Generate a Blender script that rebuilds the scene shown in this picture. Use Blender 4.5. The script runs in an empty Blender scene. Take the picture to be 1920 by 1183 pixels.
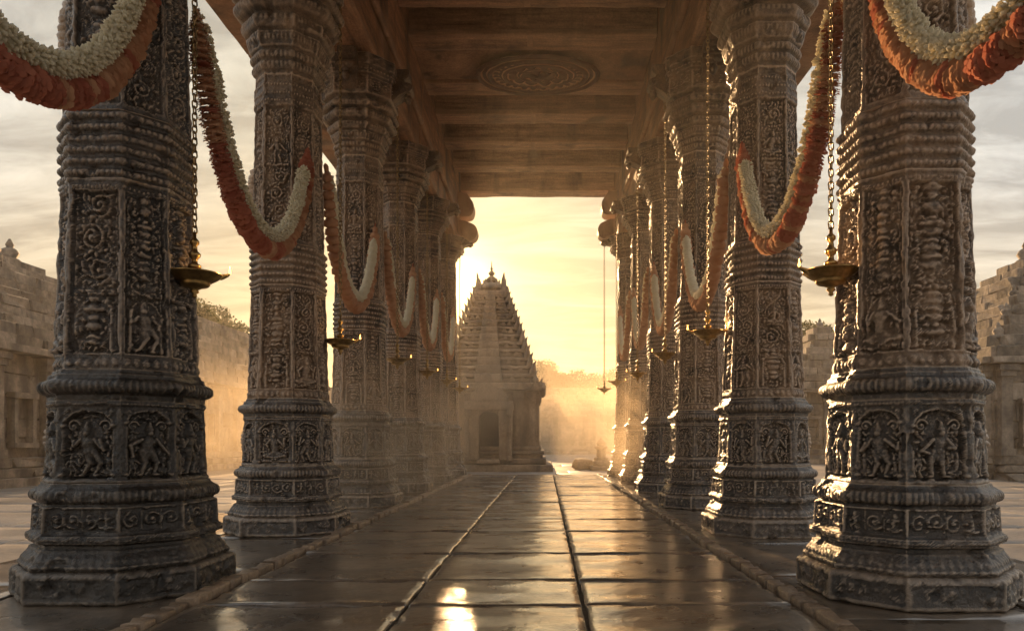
import bpy, bmesh, math, random
import numpy as np
from mathutils import Vector, Matrix

# ------------------------------------------------------------------ camera, sky, sun, exposure
scene = bpy.context.scene
C = scene.collection
RAD = math.radians
rng = random.Random(7)
nrg = np.random.default_rng(11)

cam_data = bpy.data.cameras.new("camera")
cam = bpy.data.objects.new("camera", cam_data)
C.objects.link(cam)
cam.location = (0, 0, 1.0)
cam.rotation_euler = (RAD(90), 0, 0)
cam_data.sensor_width = 36
cam_data.lens = 1300 / 1920 * 36
cam_data.shift_x = -62 / 1920
cam_data.shift_y = 234.5 / 1920
cam_data.clip_end = 2000
cam_data.clip_start = 0.05
scene.camera = cam

SUN_AZ = -7.0      # degrees from +Y, negative = towards -X
SUN_EL = 12.4
world = bpy.data.worlds.new("World")
scene.world = world
world.use_nodes = True
wn = world.node_tree
wn.nodes.clear()


def build_world():
    N, L = wn.nodes, wn.links
    out = N.new("ShaderNodeOutputWorld")
    bg = N.new("ShaderNodeBackground")
    bg.inputs[1].default_value = 0.10
    sky = N.new("ShaderNodeTexSky")
    sky.sky_type = 'NISHITA'
    sky.sun_disc = False
    sky.sun_elevation = RAD(SUN_EL)
    sky.sun_rotation = RAD(SUN_AZ)
    sky.air_density = 1.0
    sky.dust_density = 2.5
    sky.ozone_density = 1.0
    tc = N.new("ShaderNodeTexCoord")
    nrm = N.new("ShaderNodeVectorMath"); nrm.operation = 'NORMALIZE'
    L.new(tc.outputs['Generated'], nrm.inputs[0])
    sep = N.new("ShaderNodeSeparateXYZ"); L.new(nrm.outputs[0], sep.inputs[0])
    # cloud sheet: project the direction on a plane high above
    zc = N.new("ShaderNodeMath"); zc.operation = 'MAXIMUM'; L.new(sep.outputs[2], zc.inputs[0]); zc.inputs[1].default_value = 0.0
    za = N.new("ShaderNodeMath"); za.operation = 'ADD'; L.new(zc.outputs[0], za.inputs[0]); za.inputs[1].default_value = 0.12
    dv = N.new("ShaderNodeVectorMath"); dv.operation = 'DIVIDE'
    cmb = N.new("ShaderNodeCombineXYZ")
    for i in range(3): L.new(za.outputs[0], cmb.inputs[i])
    L.new(nrm.outputs[0], dv.inputs[0]); L.new(cmb.outputs[0], dv.inputs[1])
    mp = N.new("ShaderNodeMapping"); mp.inputs['Scale'].default_value = (1.5, 3.4, 0.0); mp.inputs['Rotation'].default_value = (0, 0, 0.35)
    L.new(dv.outputs[0], mp.inputs[0])
    nz = N.new("ShaderNodeTexNoise"); nz.inputs['Scale'].default_value = 1.5; nz.inputs['Detail'].default_value = 7; nz.inputs['Roughness'].default_value = 0.6; nz.inputs['Distortion'].default_value = 0.6
    L.new(mp.outputs[0], nz.inputs[0])
    rp = N.new("ShaderNodeMapRange"); rp.inputs[1].default_value = 0.40; rp.inputs[2].default_value = 0.68
    L.new(nz.outputs[0], rp.inputs[0])
    # sun angle
    sd = (math.sin(RAD(SUN_AZ)) * math.cos(RAD(SUN_EL)), math.cos(RAD(SUN_AZ)) * math.cos(RAD(SUN_EL)), math.sin(RAD(SUN_EL)))
    dt = N.new("ShaderNodeVectorMath"); dt.operation = 'DOT_PRODUCT'; dt.inputs[1].default_value = sd
    L.new(nrm.outputs[0], dt.inputs[0])
    mx0 = N.new("ShaderNodeMath"); mx0.operation = 'MAXIMUM'; mx0.inputs[1].default_value = 0; L.new(dt.outputs['Value'], mx0.inputs[0])

    def lobe(p, a):
        m = N.new("ShaderNodeMath"); m.operation = 'POWER'; m.inputs[1].default_value = p; L.new(mx0.outputs[0], m.inputs[0])
        k = N.new("ShaderNodeMath"); k.operation = 'MULTIPLY'; k.inputs[1].default_value = a; L.new(m.outputs[0], k.inputs[0])
        return k
    # thin high cloud veil: cream towards the sun, grey-blue away from it
    wide = lobe(4.0, 1.0)
    veil = N.new("ShaderNodeMixRGB"); L.new(wide.outputs[0], veil.inputs[0])
    
    loa = N.new("ShaderNodeMapRange"); loa.inputs[1].default_value = 0.05; loa.inputs[2].default_value = 0.30; L.new(zc.outputs[0], loa.inputs[0])
    va_ = N.new("ShaderNodeMixRGB"); L.new(loa.outputs[0], va_.inputs[0]); va_.inputs[1].default_value = (*AWAY_LOW, 1); va_.inputs[2].default_value = (*VEIL_AWAY, 1)
    L.new(va_.outputs[0], veil.inputs[1])
    lowr = N.new("ShaderNodeMapRange"); lowr.inputs[1].default_value = 0.10; lowr.inputs[2].default_value = 0.38; L.new(zc.outputs[0], lowr.inputs[0])
    vs_ = N.new("ShaderNodeMixRGB"); L.new(lowr.outputs[0], vs_.inputs[0]); vs_.inputs[1].default_value = (*VEIL_LOW, 1); vs_.inputs[2].default_value = (*VEIL_SUN, 1)
    L.new(vs_.outputs[0], veil.inputs[2])
    cl = N.new("ShaderNodeMixRGB"); cl.blend_type = 'MULTIPLY'; cl.inputs[0].default_value = 1.0
    shade = N.new("ShaderNodeMapRange"); shade.inputs[3].default_value = 0.62; shade.inputs[4].default_value = 1.18
    L.new(rp.outputs[0], shade.inputs[0])
    L.new(veil.outputs[0], cl.inputs[1]); L.new(shade.outputs[0], cl.inputs[2])
    # veil thins towards the horizon where the dusty Nishita glow shows
    vf = N.new("ShaderNodeMapRange"); vf.inputs[1].default_value = 0.02; vf.inputs[2].default_value = 0.30; vf.inputs[3].default_value = 0.93; vf.inputs[4].default_value = 0.95
    L.new(zc.outputs[0], vf.inputs[0])
    mix = N.new("ShaderNodeMixRGB"); L.new(vf.outputs[0], mix.inputs[0])
    L.new(sky.outputs[0], mix.inputs[1]); L.new(cl.outputs[0], mix.inputs[2])
    # the sun's aureole in dusty air
    g1, g2 = lobe(60, AUR[0]), lobe(900, AUR[1])
    ad = N.new("ShaderNodeMath"); ad.operation = 'ADD'; L.new(g1.outputs[0], ad.inputs[0]); L.new(g2.outputs[0], ad.inputs[1])
    au = N.new("ShaderNodeMixRGB"); au.blend_type = 'MULTIPLY'; au.inputs[0].default_value = 1; au.inputs[1].default_value = (1.0, 0.64, 0.19, 1)
    L.new(ad.outputs[0], au.inputs[2])
    sm = N.new("ShaderNodeMixRGB"); sm.blend_type = 'ADD'; sm.inputs[0].default_value = 1
    L.new(mix.outputs[0], sm.inputs[1]); L.new(au.outputs[0], sm.inputs[2])
    L.new(sm.outputs[0], bg.inputs[0]); L.new(bg.outputs[0], out.inputs[0])


VEIL_SUN = (3.5, 3.1, 2.15)
VEIL_LOW = (3.7, 2.55, 0.85)
VEIL_AWAY = (4.7, 4.75, 4.75)
AWAY_LOW = (5.0, 4.0, 2.6)
AUR = (2.0, 22.0)
build_world()

sun_data = bpy.data.lights.new("sun", 'SUN')
sun_data.energy = 5.0
sun_data.angle = RAD(0.8)
sun_data.color = (1.0, 0.60, 0.28)
sun = bpy.data.objects.new("sun", sun_data)
C.objects.link(sun)
_d = Vector((math.sin(RAD(SUN_AZ)) * math.cos(RAD(SUN_EL)), math.cos(RAD(SUN_AZ)) * math.cos(RAD(SUN_EL)), math.sin(RAD(SUN_EL))))
sun.rotation_euler = _d.to_track_quat('Z', 'Y').to_euler()
sun.location = _d * 90

vs = scene.view_settings
vs.view_transform = 'Standard'
vs.look = 'None'
vs.exposure = 0.95
vs.gamma = 1.0
vs.use_curve_mapping = False
scene.cycles.volume_bounces = 1
scene.cycles.max_bounces = 6
scene.cycles.diffuse_bounces = 4
scene.cycles.glossy_bounces = 3
scene.cycles.use_denoising = True


# ------------------------------------------------------------------ helpers
def vnoise(p, seed=0):
    """3-D value noise, p (...,3) -> [-1,1]"""
    p = np.asarray(p, dtype=np.float64)
    i = np.floor(p).astype(np.int64)
    f = p - i
    f = f * f * (3 - 2 * f)

    def h(x, y, z):
        n = (x * 374761393 + y * 668265263 + z * 2147483647 + seed * 974634777) & 0xffffffff
        n = ((n ^ (n >> 13)) * 1274126177) & 0xffffffff
        n = (n ^ (n >> 16)) & 0xffff
        return n / 32767.5 - 1.0
    x, y, z = i[..., 0], i[..., 1], i[..., 2]
    r = 0
    for dx in (0, 1):
        wx = f[..., 0] if dx else 1 - f[..., 0]
        for dy in (0, 1):
            wy = f[..., 1] if dy else 1 - f[..., 1]
            for dz in (0, 1):
                wz = f[..., 2] if dz else 1 - f[..., 2]
                r = r + wx * wy * wz * h(x + dx, y + dy, z + dz)
    return r


def fbm(p, seed=0, octv=3, gain=0.5):
    p = np.asarray(p, dtype=np.float64)
    r, a = 0, 1.0
    for o in range(octv):
        r = r + a * vnoise(p * (2 ** o) + 17.3 * o, seed + o)
        a *= gain
    return r


def mesh_np(name, co, faces, smooth=True):
    me = bpy.data.meshes.new(name)
    co = np.asarray(co, dtype=np.float32)
    faces = np.asarray(faces, dtype=np.int32)
    me.vertices.add(len(co)); me.vertices.foreach_set("co", co.ravel())
    k = faces.shape[1]
    me.loops.add(faces.size); me.loops.foreach_set("vertex_index", faces.ravel())
    me.polygons.add(len(faces))
    me.polygons.foreach_set("loop_start", np.arange(0, faces.size, k, dtype=np.int32))
    me.polygons.foreach_set("loop_total", np.full(len(faces), k, dtype=np.int32))
    me.polygons.foreach_set("use_smooth", np.full(len(faces), smooth, dtype=bool))
    me.update(calc_edges=True)
    me.validate()
    return me


def mesh_py(name, verts, faces, smooth=False):
    me = bpy.data.meshes.new(name)
    me.from_pydata([tuple(v) for v in verts], [], [tuple(f) for f in faces])
    me.update()
    if smooth:
        me.polygons.foreach_set("use_smooth", [True] * len(me.polygons))
    return me


def put(name, me, mat=None, parent=None, loc=(0, 0, 0), rot=(0, 0, 0), scale=(1, 1, 1)):
    o = bpy.data.objects.new(name, me)
    C.objects.link(o)
    if mat is not None and me is not None and not me.materials:
        me.materials.append(mat)
    o.location, o.rotation_euler, o.scale = loc, rot, scale
    if parent: o.parent = parent
    return o


def tag(o, label, cat, group=None):
    o["label"] = label; o["category"] = cat
    if group: o["group"] = group
    return o


def thing(name, label, cat, loc=(0, 0, 0), rz=0.0, group=None):
    o = bpy.data.objects.new(name, None)
    C.objects.link(o)
    o.empty_display_size = 0.2
    o.location = loc; o.rotation_euler = (0, 0, rz)
    return tag(o, label, cat, group)


class MB:
    """collects simple solids into one mesh"""
    def __init__(s): s.v, s.f = [], []

    def add(s, v, f):
        n = len(s.v); s.v += [tuple(x) for x in v]; s.f += [tuple(i + n for i in q) for q in f]; return s

    def box(s, x0, x1, y0, y1, z0, z1):
        return s.add([(x0, y0, z0), (x1, y0, z0), (x1, y1, z0), (x0, y1, z0), (x0, y0, z1), (x1, y0, z1), (x1, y1, z1), (x0, y1, z1)],
                     [(0, 3, 2, 1), (4, 5, 6, 7), (0, 1, 5, 4), (1, 2, 6, 5), (2, 3, 7, 6), (3, 0, 4, 7)])

    def lathe(s, prof, seg=16, c=(0, 0), rx=1.0, ry=1.0):
        v = []
        for r, z in prof:
            for k in range(seg):
                a = 2 * math.pi * k / seg
                v.append((c[0] + rx * r * math.cos(a), c[1] + ry * r * math.sin(a), z))
        f = []
        for i in range(len(prof) - 1):
            for k in range(seg):
                k2 = (k + 1) % seg
                f.append((i * seg + k, i * seg + k2, (i + 1) * seg + k2, (i + 1) * seg + k))
        f.append(tuple(reversed(range(seg)))); f.append(tuple(range((len(prof) - 1) * seg, len(prof) * seg)))
        return s.add(v, f)

    def tube(s, pts, rad, seg=8):
        pts = [Vector(p) for p in pts]
        n = len(pts); v = []; f = []
        if not hasattr(rad, '__len__'): rad = [rad] * n
        up = Vector((0.13, 0.31, 0.94))
        for i, p in enumerate(pts):
            d = (pts[min(i + 1, n - 1)] - pts[max(i - 1, 0)]).normalized()
            a = d.cross(up).normalized(); b = d.cross(a).normalized()
            for k in range(seg):
                t = 2 * math.pi * k / seg
                v.append(p + (a * math.cos(t) + b * math.sin(t)) * rad[i])
        for i in range(n - 1):
            for k in range(seg):
                k2 = (k + 1) % seg
                f.append((i * seg + k, i * seg + k2, (i + 1) * seg + k2, (i + 1) * seg + k))
        f.append(tuple(range(seg))); f.append(tuple(reversed(range((n - 1) * seg, n * seg))))
        return s.add(v, f)

    def extrude(s, poly, t, axis='y'):
        """polygon in (x,z), thickness t about y=0"""
        n = len(poly)
        v = [(x, -t / 2, z) for x, z in poly] + [(x, t / 2, z) for x, z in poly]
        f = [tuple(range(n)), tuple(reversed(range(n, 2 * n)))]
        for i in range(n):
            j = (i + 1) % n
            f.append((i, i + n, j + n, j))
        return s.add(v, f)

    def mesh(s, name, smooth=False): return mesh_py(name, s.v, s.f, smooth)


def rbox(sx, sy, sz, cell=0.3, r=0.03, amp=0.01, freq=2.0, seed=0, maxc=60, origin='centre', shear=None):
    """worn stone box: rounded edges, uneven faces"""
    def line(L):
        h = L / 2
        rr = min(r, h * 0.6)
        n = max(1, min(maxc, int(round((L - 2 * rr) / cell))))
        return np.concatenate([[-h, -h + rr * 0.35], np.linspace(-h + rr, h - rr, n + 1), [h - rr * 0.35, h]])
    xs, ys, zs = line(sx), line(sy), line(sz)
    nx, ny, nz = len(xs) - 1, len(ys) - 1, len(zs) - 1
    idx = {}; co = []; faces = []

    def vid(i, j, k):
        q = idx.get((i, j, k))
        if q is None:
            q = len(co); idx[(i, j, k)] = q; co.append((xs[i], ys[j], zs[k]))
        return q
    for i in range(nx):
        for j in range(ny):
            faces.append((vid(i, j, 0), vid(i, j + 1, 0), vid(i + 1, j + 1, 0), vid(i + 1, j, 0)))
            faces.append((vid(i, j, nz), vid(i + 1, j, nz), vid(i + 1, j + 1, nz), vid(i, j + 1, nz)))
    for i in range(nx):
        for k in range(nz):
            faces.append((vid(i, 0, k), vid(i + 1, 0, k), vid(i + 1, 0, k + 1), vid(i, 0, k + 1)))
            faces.append((vid(i, ny, k), vid(i, ny, k + 1), vid(i + 1, ny, k + 1), vid(i + 1, ny, k)))
    for j in range(ny):
        for k in range(nz):
            faces.append((vid(0, j, k), vid(0, j, k + 1), vid(0, j + 1, k + 1), vid(0, j + 1, k)))
            faces.append((vid(nx, j, k), vid(nx, j + 1, k), vid(nx, j + 1, k + 1), vid(nx, j, k + 1)))
    co = np.array(co)
    half = np.array([sx, sy, sz]) / 2
    rr = np.minimum(r, half * 0.6)
    inner = np.clip(co, -(half - rr), half - rr)
    d = co - inner
    ln = np.linalg.norm(d / rr, axis=1, keepdims=True)
    co = inner + np.where(ln > 1, d / np.maximum(ln, 1e-6), d)
    if amp:
        off = np.stack([fbm(co * freq + 5.1 * a + seed * 3.7, seed + a, 2) for a in range(3)], axis=1)
        co = co + off * amp
    if origin == 'bottom': co[:, 2] += sz / 2
    if origin == 'top': co[:, 2] -= sz / 2
    return mesh_np("worn_block", co, faces, smooth=True)


# ------------------------------------------------------------------ materials
def mat_stone(name, c_lo, c_hi, c_worn_highlight=None, scale=3.0, rough=(0.45, 0.75), bump=0.25, fine=60.0, spec=0.5, worn=(0.5, 0.56), stain=None, rnd=0.0, coat=0.0, grain=None):
    m = bpy.data.materials.new(name); m.use_nodes = True
    N, L = m.node_tree.nodes, m.node_tree.links
    N.clear()
    out = N.new("ShaderNodeOutputMaterial"); b = N.new("ShaderNodeBsdfPrincipled")
    L.new(b.outputs[0], out.inputs[0])
    g = N.new("ShaderNodeNewGeometry")
    pos = g.outputs['Position']
    n1 = N.new("ShaderNodeTexNoise"); n1.inputs['Scale'].default_value = scale; n1.inputs['Detail'].default_value = 6; n1.inputs['Roughness'].default_value = 0.65
    if grain:                      # streaks along the member
        tcg = N.new("ShaderNodeTexCoord"); oig = N.new("ShaderNodeObjectInfo")
        mg = N.new("ShaderNodeMapping"); mg.inputs['Scale'].default_value = grain; L.new(tcg.outputs['Object'], mg.inputs[0])
        adg = N.new("ShaderNodeVectorMath"); adg.operation = 'ADD'; L.new(mg.outputs[0], adg.inputs[0])
        sg_ = N.new("ShaderNodeMath"); sg_.operation = 'MULTIPLY'; sg_.inputs[1].default_value = 37.0; L.new(oig.outputs['Random'], sg_.inputs[0])
        L.new(sg_.outputs[0], adg.inputs[1]); L.new(adg.outputs[0], n1.inputs[0])
    else:
        L.new(pos, n1.inputs[0])
    r1 = N.new("ShaderNodeMapRange"); r1.inputs[1].default_value = 0.32; r1.inputs[2].default_value = 0.68; L.new(n1.outputs[0], r1.inputs[0])
    mix = N.new("ShaderNodeMixRGB"); mix.inputs[1].default_value = (*c_lo, 1); mix.inputs[2].default_value = (*c_hi, 1)
    L.new(r1.outputs[0], mix.inputs[0]); col = mix.outputs[0]
    n2 = N.new("ShaderNodeTexNoise"); n2.inputs['Scale'].default_value = fine; n2.inputs['Detail'].default_value = 4; n2.inputs['Roughness'].default_value = 0.7
    L.new(pos, n2.inputs[0])
    r2 = N.new("ShaderNodeMapRange"); r2.inputs[1].default_value = 0.3; r2.inputs[2].default_value = 0.7; r2.inputs[3].default_value = 0.72; r2.inputs[4].default_value = 1.28
    L.new(n2.outputs[0], r2.inputs[0])
    mu = N.new("ShaderNodeMixRGB"); mu.blend_type = 'MULTIPLY'; mu.inputs[0].default_value = 1
    L.new(col, mu.inputs[1]); L.new(r2.outputs[0], mu.inputs[2]); col = mu.outputs[0]
    if stain:
        n3 = N.new("ShaderNodeTexNoise"); n3.inputs['Detail'].default_value = 5; n3.inputs['Scale'].default_value = 1.0
        mp = N.new("ShaderNodeMapping"); mp.inputs['Scale'].default_value = (1.7, 1.7, 0.45); L.new(pos, mp.inputs[0]); L.new(mp.outputs[0], n3.inputs[0])
        r3 = N.new("ShaderNodeMapRange"); r3.inputs[1].default_value = 0.52; r3.inputs[2].default_value = 0.66; r3.inputs[4].default_value = 0.8; L.new(n3.outputs[0], r3.inputs[0])
        mst = N.new("ShaderNodeMixRGB"); mst.inputs[2].default_value = (*stain, 1); L.new(r3.outputs[0], mst.inputs[0]); L.new(col, mst.inputs[1]); col = mst.outputs[0]
    if rnd:
        oi = N.new("ShaderNodeObjectInfo")
        rr = N.new("ShaderNodeMapRange"); rr.inputs[3].default_value = 1 - rnd; rr.inputs[4].default_value = 1 + rnd; L.new(oi.outputs['Random'], rr.inputs[0])
        mr = N.new("ShaderNodeMixRGB"); mr.blend_type = 'MULTIPLY'; mr.inputs[0].default_value = 1; L.new(col, mr.inputs[1]); L.new(rr.outputs[0], mr.inputs[2]); col = mr.outputs[0]
    if c_worn_highlight:  # worn ridges; on columns and medallion also painted highlights
        rw = N.new("ShaderNodeMapRange"); rw.inputs[1].default_value = worn[0]; rw.inputs[2].default_value = worn[1]; L.new(g.outputs['Pointiness'], rw.inputs[0])
        mw = N.new("ShaderNodeMixRGB"); mw.inputs[2].default_value = (*c_worn_highlight, 1); L.new(rw.outputs[0], mw.inputs[0]); L.new(col, mw.inputs[1]); col = mw.outputs[0]
    L.new(col, b.inputs['Base Color'])
    rg = N.new("ShaderNodeMapRange"); rg.inputs[1].default_value = 0.3; rg.inputs[2].default_value = 0.7; rg.inputs[3].default_value = rough[0]; rg.inputs[4].default_value = rough[1]
    L.new(n1.outputs[0], rg.inputs[0]); L.new(rg.outputs[0], b.inputs['Roughness'])
    b.inputs['Specular IOR Level'].default_value = spec
    if coat:
        b.inputs['Coat Weight'].default_value = coat; b.inputs['Coat IOR'].default_value = 1.7
        rc = N.new('ShaderNodeMapRange'); rc.inputs[1].default_value = 0.35; rc.inputs[2].default_value = 0.65; rc.inputs[3].default_value = 0.05; rc.inputs[4].default_value = 0.24
        L.new(n1.outputs[0], rc.inputs[0]); L.new(rc.outputs[0], b.inputs['Coat Roughness'])
    if bump:
        n4 = N.new("ShaderNodeTexNoise"); n4.inputs['Scale'].default_value = fine * 0.45; n4.inputs['Detail'].default_value = 5; n4.inputs['Roughness'].default_value = 0.65
        L.new(pos, n4.inputs[0])
        bp = N.new("ShaderNodeBump"); bp.inputs['Strength'].default_value = bump; bp.inputs['Distance'].default_value = 0.03
        L.new(n4.outputs[0], bp.inputs['Height']); L.new(bp.outputs[0], b.inputs['Normal'])
        if coat:                      # the water film only half follows the chisel marks
            bc = N.new('ShaderNodeBump'); bc.inputs['Strength'].default_value = bump * 0.22; bc.inputs['Distance'].default_value = 0.03
            L.new(n4.outputs[0], bc.inputs['Height']); L.new(bc.outputs[0], b.inputs['Coat Normal'])
    return m


def mat_plain(name, col, rough=0.6, metal=0.0, emit=None, es=0.0, var=0.0, sub=0.0):
    m = bpy.data.materials.new(name); m.use_nodes = True
    N, L = m.node_tree.nodes, m.node_tree.links
    b = N["Principled BSDF"]
    b.inputs['Base Color'].default_value = (*col, 1); b.inputs['Roughness'].default_value = rough; b.inputs['Metallic'].default_value = metal
    g = N.new("ShaderNodeNewGeometry")
    n = N.new("ShaderNodeTexNoise"); n.inputs['Scale'].default_value = 26; n.inputs['Detail'].default_value = 4; L.new(g.outputs['Position'], n.inputs[0])
    r = N.new("ShaderNodeMapRange"); r.inputs[1].default_value = 0.3; r.inputs[2].default_value = 0.7; r.inputs[3].default_value = 1 - var; r.inputs[4].default_value = 1 + var; L.new(n.outputs[0], r.inputs[0])
    mu = N.new("ShaderNodeMixRGB"); mu.blend_type = 'MULTIPLY'; mu.inputs[0].default_value = 1; mu.inputs[1].default_value = (*col, 1); L.new(r.outputs[0], mu.inputs[2])
    L.new(mu.outputs[0], b.inputs['Base Color'])
    if sub:
        b.inputs['Subsurface Weight'].default_value = sub; b.inputs['Subsurface Radius'].default_value = (0.03, 0.015, 0.008)
    if emit:
        b.inputs['Emission Color'].default_value = (*emit, 1); b.inputs['Emission Strength'].default_value = es
    return m


def mat_leafy(name, col, col2, trans=0.35):
    m = bpy.data.materials.new(name); m.use_nodes = True
    N, L = m.node_tree.nodes, m.node_tree.links
    N.clear()
    out = N.new("ShaderNodeOutputMaterial")
    d = N.new("ShaderNodeBsdfDiffuse"); t = N.new("ShaderNodeBsdfTranslucent"); mx = N.new("ShaderNodeMixShader"); mx.inputs[0].default_value = trans
    oi = N.new("ShaderNodeObjectInfo"); g = N.new("ShaderNodeNewGeometry")
    n = N.new("ShaderNodeTexNoise"); n.inputs['Scale'].default_value = 11; n.inputs['Detail'].default_value = 3
    L.new(g.outputs['Position'], n.inputs[0])
    ad = N.new("ShaderNodeMath"); ad.operation = 'MULTIPLY_ADD'; ad.inputs[1].default_value = 0.5; L.new(oi.outputs['Random'], ad.inputs[0]); L.new(n.outputs[0], ad.inputs[2])
    r = N.new("ShaderNodeMapRange"); r.inputs[1].default_value = 0.35; r.inputs[2].default_value = 1.15; L.new(ad.outputs[0], r.inputs[0])
    mc = N.new("ShaderNodeMixRGB"); mc.inputs[1].default_value = (*col, 1); mc.inputs[2].default_value = (*col2, 1); L.new(r.outputs[0], mc.inputs[0])
    L.new(mc.outputs[0], d.inputs[0]); L.new(mc.outputs[0], t.inputs[0])
    L.new(d.outputs[0], mx.inputs[1]); L.new(t.outputs[0], mx.inputs[2]); L.new(mx.outputs[0], out.inputs[0])
    return m


M_COL = mat_stone("carved_granite", (0.035, 0.025, 0.018), (0.36, 0.25, 0.165), (0.66, 0.50, 0.37), 4.5, (0.27, 0.56), 0.9, 60, 0.6, (0.505, 0.575), stain=(0.03, 0.026, 0.022))  # worn ridges lightened further, as highlights painted on the relief
M_COLB = mat_stone("oiled_dark_granite", (0.014, 0.012, 0.011), (0.105, 0.08, 0.06), (0.52, 0.41, 0.31), 4.5, (0.15, 0.36), 0.8, 60, 0.8, (0.505, 0.585), stain=(0.014, 0.013, 0.012))  # ridge colour is wear plus painted highlight
M_COLK = mat_stone("blackened_granite", (0.010, 0.0095, 0.009), (0.055, 0.046, 0.038), (0.34, 0.28, 0.22), 4.5, (0.16, 0.36), 0.55, 60, 0.5, (0.515, 0.61), stain=(0.012, 0.011, 0.010))  # pale ridges mix wear with painted highlights
M_MED = mat_stone("relief_shaded_medallion_stone", (0.07, 0.035, 0.018), (0.17, 0.085, 0.045), (0.58, 0.36, 0.22), 3.0, (0.45, 0.7), 0.5, 40, 0.4, (0.50, 0.535))  # relief light and shade painted in: pale ridges on a dark ground
M_BEAM = mat_stone("brown_roof_stone", (0.19, 0.088, 0.042), (0.44, 0.25, 0.145), (0.58, 0.38, 0.24), 2.2, (0.45, 0.75), 0.8, 26, 0.4, (0.51, 0.58), stain=(0.06, 0.035, 0.022))
M_XBEAM = mat_stone("streaked_beam_stone", (0.18, 0.088, 0.046), (0.52, 0.295, 0.17), (0.66, 0.42, 0.26), 2.0, (0.45, 0.75), 0.8, 26, 0.4, (0.51, 0.58), stain=(0.10, 0.055, 0.032), grain=(0.55, 5.5, 5.5))
M_YBEAM = mat_stone("streaked_side_beam_stone", (0.11, 0.048, 0.022), (0.50, 0.27, 0.145), (0.66, 0.42, 0.26), 2.0, (0.45, 0.75), 0.8, 26, 0.4, (0.51, 0.58), stain=(0.06, 0.035, 0.022), grain=(5.0, 0.6, 4.0))
M_BRK = mat_stone("carved_bracket_stone", (0.07, 0.045, 0.028), (0.24, 0.15, 0.09), None, 5.0, (0.35, 0.6), 1.0, 40, 0.5, stain=(0.03, 0.026, 0.022))
M_SLAB = mat_stone("wet_paving_stone", (0.055, 0.043, 0.032), (0.19, 0.145, 0.10), None, 2.4, (0.20, 0.45), 0.55, 15, 0.8, rnd=0.22, stain=(0.06, 0.05, 0.04), coat=1.0)
M_KERB = mat_stone("worn_kerb_stone", (0.18, 0.13, 0.09), (0.34, 0.25, 0.17), None, 6, (0.25, 0.5), 0.4, 60, 0.5, rnd=0.2)
M_YARD = mat_stone("courtyard_paving_stone", (0.15, 0.135, 0.12), (0.27, 0.245, 0.22), None, 0.9, (0.35, 0.65), 0.3, 18, 0.5, rnd=0.15)
M_WALL = mat_stone("ashlar_stone", (0.10, 0.083, 0.066), (0.29, 0.24, 0.19), None, 1.9, (0.7, 0.9), 0.9, 9, 0.3, stain=(0.05, 0.046, 0.042), rnd=0.3)
M_TEMPLE = mat_stone("temple_sandstone", (0.19, 0.14, 0.095), (0.33, 0.25, 0.17), None, 1.5, (0.7, 0.9), 0.6, 10, 0.3, stain=(0.10, 0.085, 0.07), rnd=0.12)
M_GROUND = mat_stone("trodden_ground", (0.13, 0.115, 0.10), (0.24, 0.21, 0.18), None, 0.5, (0.6, 0.85), 0.4, 9, 0.4)
M_DARK = mat_stone("dark_bed_and_shade_stone", (0.05, 0.042, 0.036), (0.09, 0.075, 0.06), None, 2, (0.7, 0.9), 0.3, 20, 0.3)  # dark floor bed, and painted shade inside the temple doorway
M_BRASS = mat_plain("aged_brass", (0.42, 0.28, 0.11), 0.34, 1.0, var=0.35)
M_IRON = mat_plain("tarnished_chain_brass", (0.34, 0.24, 0.12), 0.42, 1.0, var=0.4)
M_FLAME = mat_plain("oil_flame", (1.0, 0.6, 0.2), 0.5, 0, (1.0, 0.46, 0.10), 3.2)
M_WHITE = mat_leafy("jasmine_petals", (0.82, 0.76, 0.60), (0.92, 0.88, 0.74), 0.5)
M_ORANGE = mat_leafy("marigold_petals", (0.50, 0.25, 0.145), (0.68, 0.44, 0.29), 0.3)
M_RED = mat_leafy("red_marigold_petals", (0.42, 0.14, 0.095), (0.56, 0.24, 0.16), 0.3)
M_LEAF = mat_leafy("tree_leaves", (0.04, 0.05, 0.018), (0.10, 0.10, 0.035), 0.4)
M_BARK = mat_stone("bark", (0.08, 0.06, 0.045), (0.16, 0.12, 0.09), None, 6, (0.8, 0.95), 0.5, 40, 0.2)

# ------------------------------------------------------------------ hall layout
LX, RX = -2.88, 2.40                     # column rows
LY = [1.8 + 3.0 * k for k in range(7)]
RY = [1.65 + 3.0 * k for k in range(7)]
NECK = [4.9, 4.92, 4.96, 5.32, 5.65, 5.92, 6.12]
SOFFIT = 6.72
BEAM_IN_L, BEAM_IN_R = -2.44, 2.01
CEIL = 8.2
HALL_END = 20.45
KERB_L, KERB_R = -2.20, 1.58


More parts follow.
